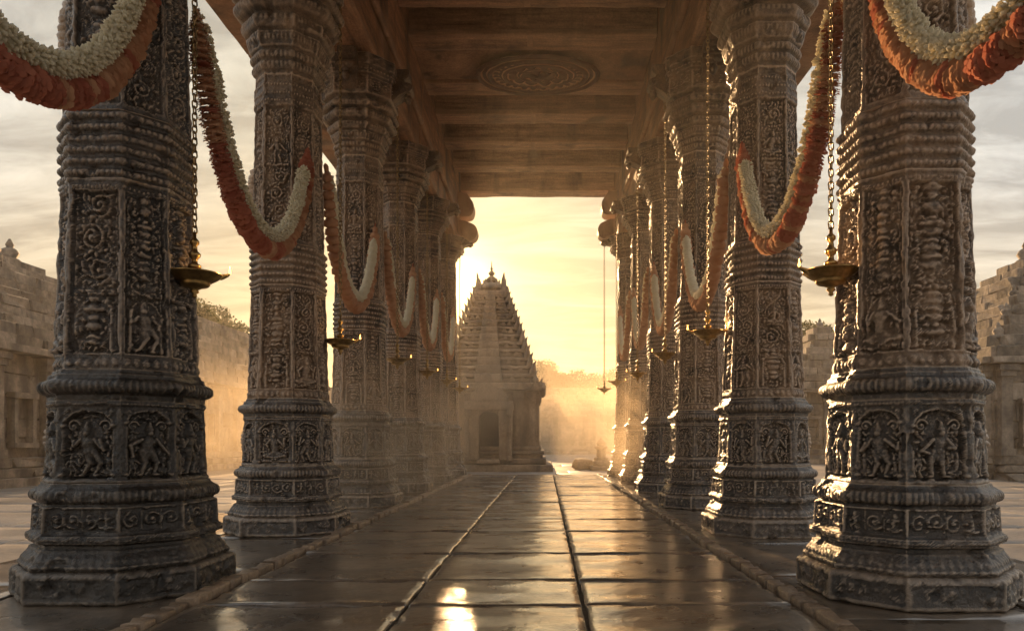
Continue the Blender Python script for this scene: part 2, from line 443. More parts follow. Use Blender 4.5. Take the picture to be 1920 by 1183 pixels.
# ------------------------------------------------------------------ carved relief painting (heights in metres on a face of a column)
class Relief:
    def __init__(s, u, z, floor=0.0):
        s.u, s.z = u, z                       # 1-D metric axes
        s.U, s.Z = np.meshgrid(u, z)
        s.H = np.full(s.U.shape, floor)

    def win(s, u0, u1, z0, z1):
        a, b = np.searchsorted(s.u, [u0, u1]); c, d = np.searchsorted(s.z, [z0, z1])
        return slice(max(c - 1, 0), d + 1), slice(max(a - 1, 0), b + 1)

    def rect(s, u0, u1, z0, z1, h, soft=0.006):
        w = s.win(u0 - soft, u1 + soft, z0 - soft, z1 + soft)
        U, Z = s.U[w], s.Z[w]
        d = np.minimum(np.minimum(U - u0, u1 - U), np.minimum(Z - z0, z1 - Z))
        t = np.clip(d / soft + 0.5, 0, 1)
        s.H[w] = s.H[w] * (1 - t) + h * t

    def raise_rect(s, u0, u1, z0, z1, dh, soft=0.006):
        w = s.win(u0 - soft, u1 + soft, z0 - soft, z1 + soft)
        U, Z = s.U[w], s.Z[w]
        d = np.minimum(np.minimum(U - u0, u1 - U), np.minimum(Z - z0, z1 - Z))
        s.H[w] += dh * np.clip(d / soft + 0.5, 0, 1)

    def blob(s, cu, cz, ru, rz, h, rot=0.0, base=0.0):
        R = max(ru, rz)
        w = s.win(cu - R, cu + R, cz - R, cz + R)
        U, Z = s.U[w] - cu, s.Z[w] - cz
        if U.size == 0: return
        if rot:
            c, n = math.cos(rot), math.sin(rot)
            U, Z = c * U + n * Z, -n * U + c * Z
        d = 1 - (U / ru) ** 2 - (Z / rz) ** 2
        s.H[w] = np.where(d > 0, np.maximum(s.H[w], base + h * np.sqrt(np.maximum(d, 0))), s.H[w])

    def limb(s, p, q, r0, r1, h, base):
        r0, r1 = r0 * 1.28, r1 * 1.28
        n = max(2, int(math.hypot(p[0] - q[0], p[1] - q[1]) / (0.5 * min(r0, r1))))
        for i in range(n + 1):
            t = i / n
            r = r0 + (r1 - r0) * t
            s.blob(p[0] + (q[0] - p[0]) * t, p[1] + (q[1] - p[1]) * t, r, r, h * (0.7 + 0.3 * r / max(r0, r1)), 0, base)

    def curl(s, cu, cz, R, turn, a0, r, h, base, sgn=1):
        n = int(10 + 26 * turn)
        for i in range(n):
            t = i / (n - 1)
            a = a0 + sgn * t * turn * 2 * math.pi
            q = R * (1 - 0.82 * t)
            s.blob(cu + q * math.cos(a), cz + q * math.sin(a), r * (1 - 0.3 * t), r * (1 - 0.3 * t), h, 0, base)
        s.blob(cu, cz, r * 1.5, r * 1.5, h * 1.15, 0, base)


def figure(R, cu, z0, hgt, base, rg, relief=0.030):
    """a small standing or seated carved figure, feet at z0"""
    w = hgt * 0.16
    k = hgt
    sit = rg.random() < 0.45
    sway = rg.uniform(-0.05, 0.05) * k
    head = (cu + sway, z0 + k * 0.80)
    hip = (cu - sway * 0.4, z0 + k * (0.30 if sit else 0.46))
    chest = (cu + sway * 0.5, z0 + k * 0.63)
    R.blob(cu, z0 + k * 0.78, w * 1.5, w * 1.55, relief * 0.35, 0, base)          # halo
    if sit:
        for sg in (-1, 1):
            R.limb((hip[0], hip[1] - 0.04 * k), (cu + sg * 0.30 * k, z0 + 0.20 * k), 0.085 * k, 0.06 * k, relief, base)
            R.limb((cu + sg * 0.30 * k, z0 + 0.20 * k), (cu - sg * 0.05 * k, z0 + 0.13 * k), 0.06 * k, 0.05 * k, relief * 1.1, base)
        R.raise_rect(cu - 0.38 * k, cu + 0.38 * k, z0, z0 + 0.09 * k, relief * 0.7)
    else:
        bend = rg.choice((-1, 1)) * rg.uniform(0.03, 0.13) * k
        for sg in (-1, 1):
            kn = (cu + sg * 0.10 * k + bend, z0 + 0.26 * k)
            R.limb((hip[0] + sg * 0.06 * k, hip[1]), kn, 0.075 * k, 0.055 * k, relief, base)
            R.limb(kn, (cu + sg * 0.11 * k, z0 + 0.04 * k), 0.05 * k, 0.036 * k, relief * 0.9, base)
            R.blob(cu + sg * 0.14 * k, z0 + 0.03 * k, 0.06 * k, 0.028 * k, relief, 0, base)
        R.blob(hip[0], hip[1] - 0.08 * k, 0.12 * k, 0.10 * k, relief * 0.9, 0, base)
    R.blob(hip[0], hip[1] + 0.01 * k, 0.115 * k, 0.08 * k, relief * 1.05, 0, base)
    R.limb(hip, chest, 0.075 * k, 0.115 * k, relief * 1.15, base)
    for sg in (-1, 1):
        el = (cu + sg * rg.uniform(0.24, 0.32) * k, z0 + k * rg.uniform(0.46, 0.58))
        ha = (cu + sg * rg.uniform(0.16, 0.36) * k, z0 + k * rg.uniform(0.34, 0.84))
        R.limb((chest[0] + sg * 0.12 * k, chest[1] + 0.05 * k), el, 0.046 * k, 0.04 * k, relief, base)
        R.limb(el, ha, 0.04 * k, 0.034 * k, relief * 1.05, base)
        R.blob(ha[0], ha[1], 0.05 * k, 0.05 * k, relief, 0, base)
    R.blob(head[0], head[1], 0.075 * k, 0.09 * k, relief * 1.35, 0, base)
    R.limb((head[0], head[1] + 0.06 * k), (head[0], z0 + k * 0.99), 0.07 * k, 0.025 * k, relief * 1.1, base)


def vine(R, hw, z0, z1, base, rg, h=0.02):
    """scrolling creeper up a panel, medallions of curls and buds"""
    per = hw * rg.uniform(1.5, 1.9)
    z = z0 + per * 0.5; sg = rg.choice((-1, 1))
    pts = []
    while z < z1 - per * 0.3:
        cu = sg * hw * 0.18
        q = rg.random()
        if q < 0.12:
            figure(R, 0, z - per * 0.46, per * 0.92, base, rg, h * 1.35)
            for s2 in (-1, 1): R.curl(s2 * hw * 0.66, z - per * 0.25, hw * 0.22, 1.1, math.pi / 2, 0.010, h * 0.8, base, s2)
        else:
            R.curl(cu, z, hw * 0.62, 1.6, -sg * math.pi / 2, 0.0125, h, base, sg)
            for _ in range(9):
                a = rg.uniform(0, 6.28); d = rg.uniform(0.62, 0.98) * hw
                R.blob(max(-hw * .86, min(hw * .86, cu + d * math.cos(a))), z + d * math.sin(a), rg.uniform(0.010, 0.018), rg.uniform(0.016, 0.03), h * rg.uniform(0.6, 1.0), a + 1.57, base)
            R.blob(cu, z, hw * 0.2, hw * 0.2, h * 1.2, 0, base)
        pts.append((cu, z)); z += per; sg = -sg
    t = np.linspace(z0, z1, int((z1 - z0) / 0.008))
    ph = rg.uniform(0, 6)
    for zz in t:
        R.blob(math.sin(zz * math.pi / per + ph) * hw * 0.66, zz, 0.009, 0.009, h * 0.8, 0, base)


def busy(R, hw, z0, z1, base, rg, n, h=0.016):
    """crowded small leaves, knots and beads filling the ground of a panel"""
    for _ in range(n):
        a = rg.uniform(0, 3.14)
        R.blob(rg.uniform(-0.94, 0.94) * hw, rg.uniform(z0 + 0.01, z1 - 0.01), rg.uniform(0.006, 0.013), rg.uniform(0.012, 0.032), h * rg.uniform(0.45, 1.1), a, base)


def pendant(R, hw, z0, z1, base, rg, h=0.03):
    """hanging stack of knops and leaves"""
    z = z1 - 0.02
    while z > z0 + 0.05:
        w = hw * rg.uniform(0.22, 0.62); t = rg.uniform(0.018, 0.04)
        R.blob(0, z, w, t, h * rg.uniform(0.8, 1.15), 0, base)
        for sg in (-1, 1):
            if rg.random() < 0.7: R.curl(sg * (w + 0.02), z - t * 0.4, 0.022, 1.0, rg.uniform(0, 6), 0.009, h * 0.7, base, sg)
        z -= t * 1.75


def framed(R, hw, z0, z1, dep, fw=0.028):
    R.rect(-hw + fw, hw - fw, z0, z1, -dep)
    R.raise_rect(-hw + fw * 1.35, -hw + fw * 1.75, z0 + 0.01, z1 - 0.01, dep * 0.55)
    R.raise_rect(hw - fw * 1.75, hw - fw * 1.35, z0 + 0.01, z1 - 0.01, dep * 0.55)


def beads(R, hw, z, r, h, base=0.0, step=2.15):
    n = max(2, int(2 * hw / (r * step)))
    for i in range(n):
        R.blob(-hw + (i + 0.5) * 2 * hw / n, z, r, r, h, 0, base)


def petals(R, hw, z0, z1, n, h, base=0.0, up=True):
    w = 2 * hw / n
    for i in range(n):
        cu = -hw + (i + 0.5) * w
        R.blob(cu, (z0 + z1) / 2, w * 0.52, (z1 - z0) * 0.56, h, 0, base)
        R.blob(cu, z0 + (z1 - z0) * (0.4 if up else 0.6), w * 0.26, (z1 - z0) * 0.3, h * 1.35, 0, base)


HWF = 0.47


def tier(name, z0, z1, dz, prof, paint, nu, seed, rough=0.004, knob=0.0, warp=0.009):
    """ring of eight faces from z0 to z1; prof = [(z, half width)], paint(R, hw, face) carves a face"""
    zs = np.linspace(z0, z1, max(2, int(round((z1 - z0) / dz)) + 1))
    pz, pa = np.array([p[0] for p in prof]), np.array([p[1] for p in prof])
    A = np.interp(zs, pz, pa)
    am = float(np.mean(A))
    cols = []
    rgs = random.Random(seed)
    sv = np.linspace(-1, 1, nu, endpoint=False)
    for f in range(8):
        main = f % 2 == 0
        ang = f * math.pi / 4
        n = np.array([math.cos(ang), math.sin(ang)]); t = np.array([-n[1], n[0]])
        hwr = HWF if main else (1 - HWF) / math.sqrt(2)
        dr = 1.0 if main else (1 + HWF) / math.sqrt(2)
        R = Relief(sv * hwr * am, zs)
        paint(R, hwr * am, f, rgs)
        D = R.H
        if warp:                                     # hand-cut unevenness: sample the drawing through a wobble
            wn_ = np.stack([R.U * 26 + f * 7.7, R.Z * 26, np.full_like(R.U, seed * 0.9)], -1)
            du, dz_ = R.u[1] - R.u[0], R.z[1] - R.z[0]
            iu = np.clip(np.rint((R.U + warp * vnoise(wn_, seed + 21) - R.u[0]) / du).astype(int), 0, len(R.u) - 1)
            iz = np.clip(np.rint((R.Z + warp * vnoise(wn_, seed + 22) - R.z[0]) / dz_).astype(int), 0, len(R.z) - 1)
            D = D[iz, iu]
            chip = np.clip(fbm(wn_ * 0.35, seed + 31, 2) - 0.25, 0, 1)
            D = np.where(D > -0.02, D - 0.030 * chip, D)
        ps = np.stack([R.U * 1.0 + f * 3.1, R.Z, np.full_like(R.U, seed * 1.7)], -1)
        D = D + rough * fbm(ps * 18, seed, 3) + rough * 1.2 * fbm(ps * 3.1, seed + 9, 2)
        win = 1 - np.abs(sv) ** 14
        D = D * win[None, :]
        edge = np.abs(sv)[None, :] ** 10
        kn = 0
        if knob:
            kz = np.stack([zs * 22 + (f if True else 0) * 0, np.full_like(zs, 0.5 + seed), np.zeros_like(zs)], -1)
            kn = (knob * (vnoise(kz, seed + 3) - 0.3))[:, None] * edge
        r = A[:, None] * dr + D * 1.3 + kn
        off = A[:, None] * hwr * sv[None, :] * (1 + kn / am if knob else 1)
        cols.append(np.stack([n[0] * r + t[0] * off, n[1] * r + t[1] * off, np.repeat(zs[:, None], nu, 1)], -1))
    G = np.concatenate(cols, axis=1)            # (nz, 8nu, 3)
    cap0 = G[:1] * np.array([0.5, 0.5, 1]); cap1 = G[-1:] * np.array([0.5, 0.5, 1])
    cap0[..., 2] -= 0.002; cap1[..., 2] += 0.002
    G = np.concatenate([cap0, G, cap1], 0)
    nz, n = G.shape[:2]
    i = np.arange(nz - 1)[:, None] * n; j = np.arange(n)[None, :]; j2 = (j + 1) % n
    F = np.stack([i + j, i + j2, i + n + j2, i + n + j], -1).reshape(-1, 4)
    return mesh_np(name, G.reshape(-1, 3), F)


def niche_figure_mesh(hw, hgt, seed):
    """a carved niche figure with attendants as its own shell, feet at z=0, x = across, -y = out"""
    rg = random.Random(seed)
    u = np.arange(-hw, hw, 0.0062); z = np.arange(0, hgt, 0.0062)
    R = Relief(u, z)
    figure(R, 0, 0.0, hgt * 0.86, 0, rg, 0.046)
    busy(R, hw * 0.9, 0.02, hgt * 0.78, 0, rg, 46, 0.024)
    R.curl(-hw * 0.66, hgt * 0.80, hw * 0.26, 1.2, 0.3, 0.011, 0.026, 0, 1)
    R.curl(hw * 0.66, hgt * 0.80, hw * 0.26, 1.2, math.pi - 0.3, 0.011, 0.026, 0, -1)
    for sg in (-1, 1):
        figure(R, sg * hw * 0.74, 0.0, hgt * rg.uniform(0.36, 0.46), 0, rg, 0.026)
        for _ in range(5):
            R.blob(sg * hw * rg.uniform(0.45, 0.9), hgt * rg.uniform(0.46, 0.72), 0.012, 0.02, 0.018, rg.uniform(0, 3), 0)
    H = R.H + np.where(R.H > 0.002, 0.003 * fbm(np.stack([R.U * 60, R.Z * 60, R.U * 0 + seed], -1), seed, 2), 0)
    H = np.where(R.H > 0.001, H, -0.004)
    nz, nu = H.shape
    co = np.stack([R.U, -H, R.Z], -1).reshape(-1, 3)
    keep = (R.H > 0.001)
    cell = keep[:-1, :-1] | keep[1:, :-1] | keep[:-1, 1:] | keep[1:, 1:]
    ii, jj = np.nonzero(cell)
    a = ii * nu + jj
    F = np.stack([a, a + 1, a + nu + 1, a + nu], -1)
    used = np.unique(F); mp = np.full(len(co), -1); mp[used] = np.arange(len(used))
    return mesh_np("niche_figure", co[used], mp[F])


def paint_plinth(R, hw, f, rg):
    R.raise_rect(-hw * 0.9, hw * 0.9, 0.03, 0.155, -0.008)
    for _ in range(7):
        R.curl(rg.uniform(-0.8, 0.8) * hw, rg.uniform(0.06, 0.13), 0.03, 1.0, rg.uniform(0, 6), 0.009, 0.008, -0.008, rg.choice((-1, 1)))


def paint_base(R, hw, f, rg):
    petals(R, hw * 0.97, 0.215, 0.30, 9 if f % 2 == 0 else 7, 0.008)
    beads(R, hw * 0.98, 0.385, 0.011, 0.008)
    R.raise_rect(-hw * 0.92, hw * 0.92, 0.43, 0.575, -0.020)
    n = 4 if f % 2 == 0 else 3
    for i in range(n):
        cu = -hw * 0.9 + (i + 0.5) * 1.8 * hw / n
        if rg.random() < 0.5:
            R.curl(cu, 0.502, 0.052, 1.4, rg.uniform(0, 6), 0.011, 0.02, -0.02, rg.choice((-1, 1)))
        else:
            figure(R, cu, 0.435, 0.13, -0.02, rg, 0.022)
        R.raise_rect(cu + 0.9 * hw / n - 0.006, cu + 0.9 * hw / n + 0.006, 0.435, 0.57, 0.014)
    m = 13 if f % 2 == 0 else 10
    for i in range(m):
        R.blob(-hw + (i + 0.5) * 2 * hw / m, 0.652, hw / m * 0.8, 0.045, 0.007, 0, 0)


def paint_block(R, hw, f, rg):
    R.rect(-hw * 0.84, hw * 0.84, 0.765, 1.20, -0.042)
    busy(R, hw * 0.84, 0.77, 1.19, -0.042, rg, 150, 0.018)
    # arch: fill the upper corners back up
    ar = hw * 0.80
    top = 1.195
    U, Z = R.U, R.Z
    zz = top - ar * 0.62
    out = (Z > zz) & ((U / ar) ** 2 + ((Z - zz) / (ar * 0.62)) ** 2 > 1)
    R.H[out & (Z < 1.215)] = np.maximum(R.H[out & (Z < 1.215)], -0.008)
    for i in range(26):
        a = math.pi * i / 25
        R.blob(ar * math.cos(a) * 0.97, zz + ar * 0.62 * math.sin(a), 0.013, 0.013, 0.016, 0, -0.012)
    for sg in (-1, 1):
        R.limb((sg * hw * 0.80, 0.775), (sg * hw * 0.80, zz), 0.017, 0.015, 0.022, -0.022)
        R.blob(sg * hw * 0.80, zz, 0.026, 0.018, 0.022, 0, -0.012)
        R.blob(sg * hw * 0.80, 0.785, 0.026, 0.018, 0.022, 0, -0.012)
        R.curl(sg * hw * 0.66, 1.185, 0.034, 1.2, 1.0, 0.009, 0.014, -0.008, sg)
    beads(R, hw * 0.96, 1.232, 0.010, 0.008)


def paint_ring(R, hw, f, rg):
    n = 11 if f % 2 == 0 else 9
    for i in range(n):
        R.blob(-hw + (i + 0.5) * 2 * hw / n, 1.345, hw / n * 0.8, 0.05, 0.006, 0, 0)


def paint_lower(R, hw, f, rg):
    petals(R, hw * 0.95, 1.47, 1.53, 6 if f % 2 == 0 else 5, 0.012)
    framed(R, hw, 1.56, 2.60, 0.036)
    busy(R, hw * 0.80, 1.57, 2.59, -0.036, rg, 420, 0.022)
    if f % 2: figure(R, 0, 1.575, 0.33, -0.030, rg, 0.036)
    else: pendant(R, hw * 0.8, 1.575, 1.93, -0.036, rg, 0.042)
    for sg in (-1, 1):
        R.limb((sg * hw * 0.62, 1.58), (sg * hw * 0.62, 1.80), 0.014, 0.012, 0.024, -0.03)
    for i in range(15):
        a = math.pi * i / 14
        R.blob(hw * 0.62 * math.cos(a), 1.80 + 0.10 * math.sin(a), 0.013, 0.013, 0.024, 0, -0.03)
    R.raise_rect(-hw * 0.74, hw * 0.74, 1.935, 1.965, 0.022)
    if f in (1, 2, 5, 6): pendant(R, hw * 0.8, 1.98, 2.59, -0.036, rg, 0.042)
    else: vine(R, hw * 0.74, 1.98, 2.59, -0.036, rg, 0.036)
    beads(R, hw * 0.9, 2.63, 0.012, 0.010)


def paint_rings(R, hw, f, rg):
    for q, z in enumerate((2.717, 2.79, 2.863, 2.937, 3.01, 3.083)):
        n = (10 if f % 2 == 0 else 8) - (q % 2) * 2
        for i in range(n):
            R.blob(-hw + (i + 0.5) * 2 * hw / n, z, hw / n * 0.8, 0.016, 0.005, 0, 0)


def paint_upper(R, hw, f, rg):
    framed(R, hw, 3.17, 4.60, 0.030, 0.024)
    busy(R, hw * 0.78, 3.18, 4.59, -0.030, rg, 520, 0.019)
    if f in (0, 3, 4, 7): pendant(R, hw * 0.78, 3.22, 3.95, -0.030, rg, 0.035)
    else: vine(R, hw * 0.72, 3.22, 3.95, -0.030, rg, 0.030)
    z = 4.0
    R.raise_rect(-hw * 0.72, hw * 0.72, 3.96, 3.985, 0.02)
    if f % 2 == 0: figure(R, 0, 3.995, 0.28, -0.030, rg, 0.032)
    else: pendant(R, hw * 0.7, 3.99, 4.30, -0.030, rg, 0.034)
    for i in range(13):
        a = math.pi * i / 12
        R.blob(hw * 0.62 * math.cos(a), 4.22 + 0.10 * math.sin(a), 0.012, 0.012, 0.02, 0, -0.024)
    vine(R, hw * 0.72, 4.35, 4.58, -0.024, rg, 0.02)
    for zz in (4.66, 4.74, 4.83): beads(R, hw * 0.95, zz, 0.014, 0.009)
    R.raise_rect(-hw * .9, hw * .9, 4.87, 4.93, -0.01)


def paint_capital(R, hw, f, rg):
    for q, z in enumerate((0.10, 0.20, 0.36, 0.55, 0.72, 0.88)):
        n = 7 + q // 2
        for i in range(n):
            R.blob(-hw * 1.0 + (i + 0.5) * 2.0 * hw / n, z, hw / n * 0.9, 0.04, 0.008, 0, 0)
    R.raise_rect(-hw * 0.85, hw * 0.85, 1.12, 1.36, -0.02)
    busy(R, hw * 0.85, 1.12, 1.36, -0.02, rg, 60, 0.02)
    for i in range(3):
        R.curl((-0.55 + 0.55 * i) * hw, 1.24, 0.07, 1.5, rg.uniform(0, 6), 0.014, 0.024, -0.02, rg.choice((-1, 1)))
    beads(R, hw * 0.95, 1.48, 0.022, 0.014)


def ringprof(z0, z1, lo, hi, n):
    p = [(z0, lo)]
    for i in range(n):
        a = z0 + (z1 - z0) * i / n; b = z0 + (z1 - z0) * (i + 1) / n; d = b - a
        for t in (0.12, 0.2, 0.35, 0.5, 0.65, 0.8, 0.88):
            v = lo + (hi - lo) * math.sqrt(max(0, 1 - ((t - 0.5) / 0.36) ** 2))
            p.append((a + d * t, v))
    p.append((z1, lo))
    return p


def torusprof(z0, z1, lo, hi, n=9):
    c, h = (z0 + z1) / 2, (z1 - z0) / 2
    return [(c + h * math.sin(t), lo + (hi - lo) * math.cos(t)) for t in np.linspace(-math.pi / 2, math.pi / 2, n)]


BASE_PROF = [(0.195, 0.565), (0.212, 0.575), (0.228, 0.573), (0.236, 0.556), (0.262, 0.548), (0.30, 0.520), (0.318, 0.515), (0.324, 0.492), (0.352, 0.490), (0.358, 0.532), (0.408, 0.534), (0.414, 0.508), (0.585, 0.500), (0.592, 0.478), (0.604, 0.478)] + torusprof(0.612, 0.690, 0.490, 0.516) + [(0.712, 0.462), (0.73, 0.458)]
RING_PROF = [(1.255, 0.425), (1.285, 0.430)] + torusprof(1.295, 1.392, 0.430, 0.478) + [(1.408, 0.425), (1.425, 0.425), (1.432, 0.405), (1.455, 0.402)]
CAP_PROF = [(0, 0.315), (0.03, 0.315)] + torusprof(0.04, 0.14, 0.325, 0.352) + torusprof(0.15, 0.25, 0.332, 0.366) + [(0.27, 0.345), (0.285, 0.372), (0.42, 0.405), (0.435, 0.375)] + torusprof(0.45, 0.60, 0.40, 0.452) + [(0.615, 0.405), (0.63, 0.445)] + torusprof(0.64, 0.80, 0.465, 0.520) + [(0.815, 0.46)] + torusprof(0.83, 0.95, 0.51, 0.55) + [(0.965, 0.47), (1.04, 0.455), (1.055, 0.52), (1.08, 0.54), (1.40, 0.54), (1.415, 0.565), (1.55, 0.58), (1.56, 0.60), (1.76, 0.60)]


def column_kit(seed):
    nu = 40
    kit = {}
    kit['plinth'] = tier("plinth", 0.0, 0.195, 0.012, [(0, 0.60), (0.015, 0.612), (0.165, 0.612), (0.185, 0.60), (0.195, 0.575)], paint_plinth, nu, seed + 1, 0.005)
    kit['base_moulding'] = tier("base_moulding", 0.195, 0.73, 0.0072, BASE_PROF, paint_base, nu, seed + 2, 0.003)
    kit['carved_block'] = tier("carved_block", 0.73, 1.255, 0.0072, [(0.73, 0.452), (0.745, 0.455), (0.76, 0.443), (1.215, 0.424), (1.225, 0.432), (1.255, 0.432)], paint_block, nu, seed + 3, 0.004, 0.008)
    kit['ring_moulding'] = tier("ring_moulding", 1.255, 1.455, 0.0072, RING_PROF, paint_ring, nu, seed + 4, 0.003)
    kit['lower_shaft'] = tier("lower_shaft", 1.455, 2.68, 0.0078, [(1.455, 0.398), (1.46, 0.392), (1.545, 0.388), (1.55, 0.394), (2.61, 0.362), (2.655, 0.360), (2.66, 0.370), (2.68, 0.370)], paint_lower, nu, seed + 5, 0.004, 0.009)
    kit['ring_band'] = tier("ring_band", 2.68, 3.12, 0.0078, ringprof(2.68, 3.12, 0.356, 0.377, 6), paint_rings, nu, seed + 6, 0.003)
    kit['upper_shaft'] = tier("upper_shaft", 3.12, 4.95, 0.0095, [(3.12, 0.362), (3.125, 0.352), (4.60, 0.322), (4.62, 0.330), (4.85, 0.326), (4.86, 0.318), (4.95, 0.316)], paint_upper, nu, seed + 7, 0.004, 0.009)
    kit['capital'] = tier("capital", 0, 1.76, 0.012, CAP_PROF, paint_capital, 24, seed + 8, 0.003)
    kit['figures'] = [niche_figure_mesh(0.155 if i % 2 == 0 else 0.125, 0.40, seed * 10 + i) for i in range(8)]
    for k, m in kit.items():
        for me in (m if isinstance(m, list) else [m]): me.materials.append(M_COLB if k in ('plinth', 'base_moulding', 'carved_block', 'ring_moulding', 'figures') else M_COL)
    return kit


def bracket_meshes():
    # scrolled corbel in the x-z plane, growing out of the capital towards +x
    P = []
    for t in np.linspace(0, 1, 12):                       # under-curve
        P.append((0.36 + 0.36 * t ** 1.4, 0.02 + 0.50 * t ** 0.75))
    for a in np.linspace(-math.pi * 0.6, math.pi * 0.55, 10):   # rolled nose
        P.append((0.745 + 0.085 * math.cos(a), 0.60 + 0.085 * math.sin(a)))
    P += [(0.70, 0.74), (0.78, 0.80), (0.78, 0.93), (0.36, 0.93)]
    b = MB().extrude(P, 0.26)
    for sg in (-1, 1):                                     # scroll discs on the cheeks
        for (cx, cz, r, d) in ((0.735, 0.60, 0.075, 0.025), (0.735, 0.60, 0.035, 0.045), (0.52, 0.52, 0.09, 0.02), (0.52, 0.52, 0.045, 0.04)):
            v = []; n = 14
            for q, (rr, yy) in enumerate(((r, 0.12), (r, 0.13 + d * 0.7), (r * 0.7, 0.13 + d))):
                v += [(cx + rr * math.cos(2 * math.pi * k / n), sg * yy, cz + rr * math.sin(2 * math.pi * k / n)) for k in range(n)]
            f = [(q * n + k, q * n + (k + 1) % n, (q + 1) * n + (k + 1) % n, (q + 1) * n + k) for q in range(2) for k in range(n)] + [tuple(range(2 * n, 3 * n))]
            b.add(v, f)
    br = b.mesh("bracket")
    bm = bmesh.new(); bm.from_mesh(br); bmesh.ops.recalc_face_normals(bm, faces=bm.faces)
    bmesh.ops.bevel(bm, geom=[e for e in bm.edges if e.is_manifold and e.calc_face_angle(0) > 0.6], offset=0.012, segments=2, affect='EDGES')
    bm.to_mesh(br); bm.free()
    bud = MB().lathe([(0.012, -0.16), (0.03, -0.14), (0.05, -0.10), (0.062, -0.055), (0.05, -0.02), (0.03, 0.0), (0.055, 0.015), (0.06, 0.05), (0.045, 0.09)], 12, (0.745, 0)).mesh("pendant_bud", True)
    for v in bud.vertices: v.co.z += 0.50
    for me in (br, bud): me.materials.append(M_BRK)
    return br, bud


KITS = [column_kit(101), column_kit(202), column_kit(303)]
BR, BUD = bracket_meshes()


def boss_mesh(hgt, wid, out, seed):
    """a lumpy carved leaf boss projecting along +x"""
    rg = random.Random(seed)
    bm = bmesh.new()
    n = 9
    for i in range(n):
        t = (i + 0.5) / n
        r = wid * (0.30 + 0.26 * math.sin(math.pi * t)) * rg.uniform(0.8, 1.15)
        for sg in (-1, 0, 1):
            m = Matrix.Translation((out * (0.25 + 0.5 * math.sin(math.pi * t)) * (1 if sg == 0 else 0.55), sg * wid * 0.42, hgt * t)) @ Matrix.Diagonal((out * 0.62, r, hgt / n * 0.85, 1))
            bmesh.ops.create_icosphere(bm, subdivisions=2, radius=1.0, matrix=m)
    for v in bm.verts: v.co += Vector([float(x) for x in 0.010 * np.array([vnoise(np.array(v.co) * 30 + q * 9, 5) for q in range(3)])])
    me = bpy.data.meshes.new("side_boss"); bm.to_mesh(me); bm.free()
    me.polygons.foreach_set("use_smooth", [True] * len(me.polygons))
    return me


BOSS = [boss_mesh(0.50, 0.15, 0.10, 1), boss_mesh(0.36, 0.20, 0.07, 2)]
BOSS[0].materials.append(M_COL); BOSS[1].materials.append(M_COLB)


def side_word(s): return "left" if s < 0 else "right"


ORD = ["zeroth", "nearest", "second", "third", "fourth", "fifth", "farthest"]
for s, X, YS in ((-1, LX, LY), (1, RX, RY)):
    for k in (1, 2, 3, 4, 5, 6, 0, -1, -2):  # columns beside and behind the camera are unseen, added to shade the hall
        side = side_word(s)
        extra = {1: "nearest the camera", 2: "second from the camera", 3: "third from the camera", 4: "fourth from the camera", 5: "fifth from the camera, next to last", 6: "last one, at the bright end of the hall", 0: "abreast of the camera, unseen, added to hold garlands and shade the hall", -1: "just behind the camera, unseen, added to shade the hall", -2: "farthest behind the camera, unseen, added to shade the hall"}[k]
        kit = KITS[(k + (s > 0)) % 3]
        yk = YS[0] + 3.0 * k; nk = NECK[max(k, 0)]
        t = thing("stone_column", f"carved dark stone column of the {side} row, {extra}", "column", (X, yk, 0), 0, "carved columns along the hall")
        rz = (math.pi / 2) * ((k * 3 + (1 if s > 0 else 0)) % 4)
        for nm in ('plinth', 'base_moulding', 'carved_block', 'ring_moulding', 'lower_shaft', 'ring_band'):
            o = put(nm, kit[nm], None, t, rot=(0, 0, rz))
            if nm == 'carved_block':
                for i in range(8):
                    main = i % 2 == 0
                    a = i * math.pi / 4
                    r = (0.437 * (1.0 if main else (1 + HWF) / math.sqrt(2))) - 0.045
                    f = put("niche_figure", kit['figures'][i], None, o, (r * math.cos(a), r * math.sin(a), 0.772), (RAD(1.5) * 0, 0, a + math.pi / 2))
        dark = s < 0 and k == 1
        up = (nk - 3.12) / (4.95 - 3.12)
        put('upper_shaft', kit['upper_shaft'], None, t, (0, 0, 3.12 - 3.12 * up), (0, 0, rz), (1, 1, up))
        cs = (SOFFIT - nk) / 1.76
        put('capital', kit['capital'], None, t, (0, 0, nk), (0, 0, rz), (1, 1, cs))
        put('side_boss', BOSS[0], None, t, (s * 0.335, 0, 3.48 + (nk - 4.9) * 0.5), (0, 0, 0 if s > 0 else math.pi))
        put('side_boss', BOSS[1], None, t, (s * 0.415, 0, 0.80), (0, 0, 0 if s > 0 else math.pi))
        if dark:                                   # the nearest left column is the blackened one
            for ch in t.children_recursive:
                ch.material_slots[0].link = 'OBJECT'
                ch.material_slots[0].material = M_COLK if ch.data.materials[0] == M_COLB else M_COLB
        for i in range(4):
            o = put('bracket', BR, None, t, (0, 0, SOFFIT - 0.93 * min(1, cs * 1.05) - 0.004), (0, 0, i * math.pi / 2), (1, 1, min(1, cs * 1.05)))
            put('pendant_bud', BUD, None, o)

# ------------------------------------------------------------------ ground, hall floor
g = MB().box(-160, 160, -40, 260, -1.2, -0.16)
put("ground", g.mesh("ground"), M_GROUND)["kind"] = "structure"

floor_bed = put("hall_floor", MB().box(-4.55, 4.05, -7.5, HALL_END - 0.02, -0.16, -0.03).mesh("hall_floor"), M_DARK)
floor_bed["kind"] = "structure"


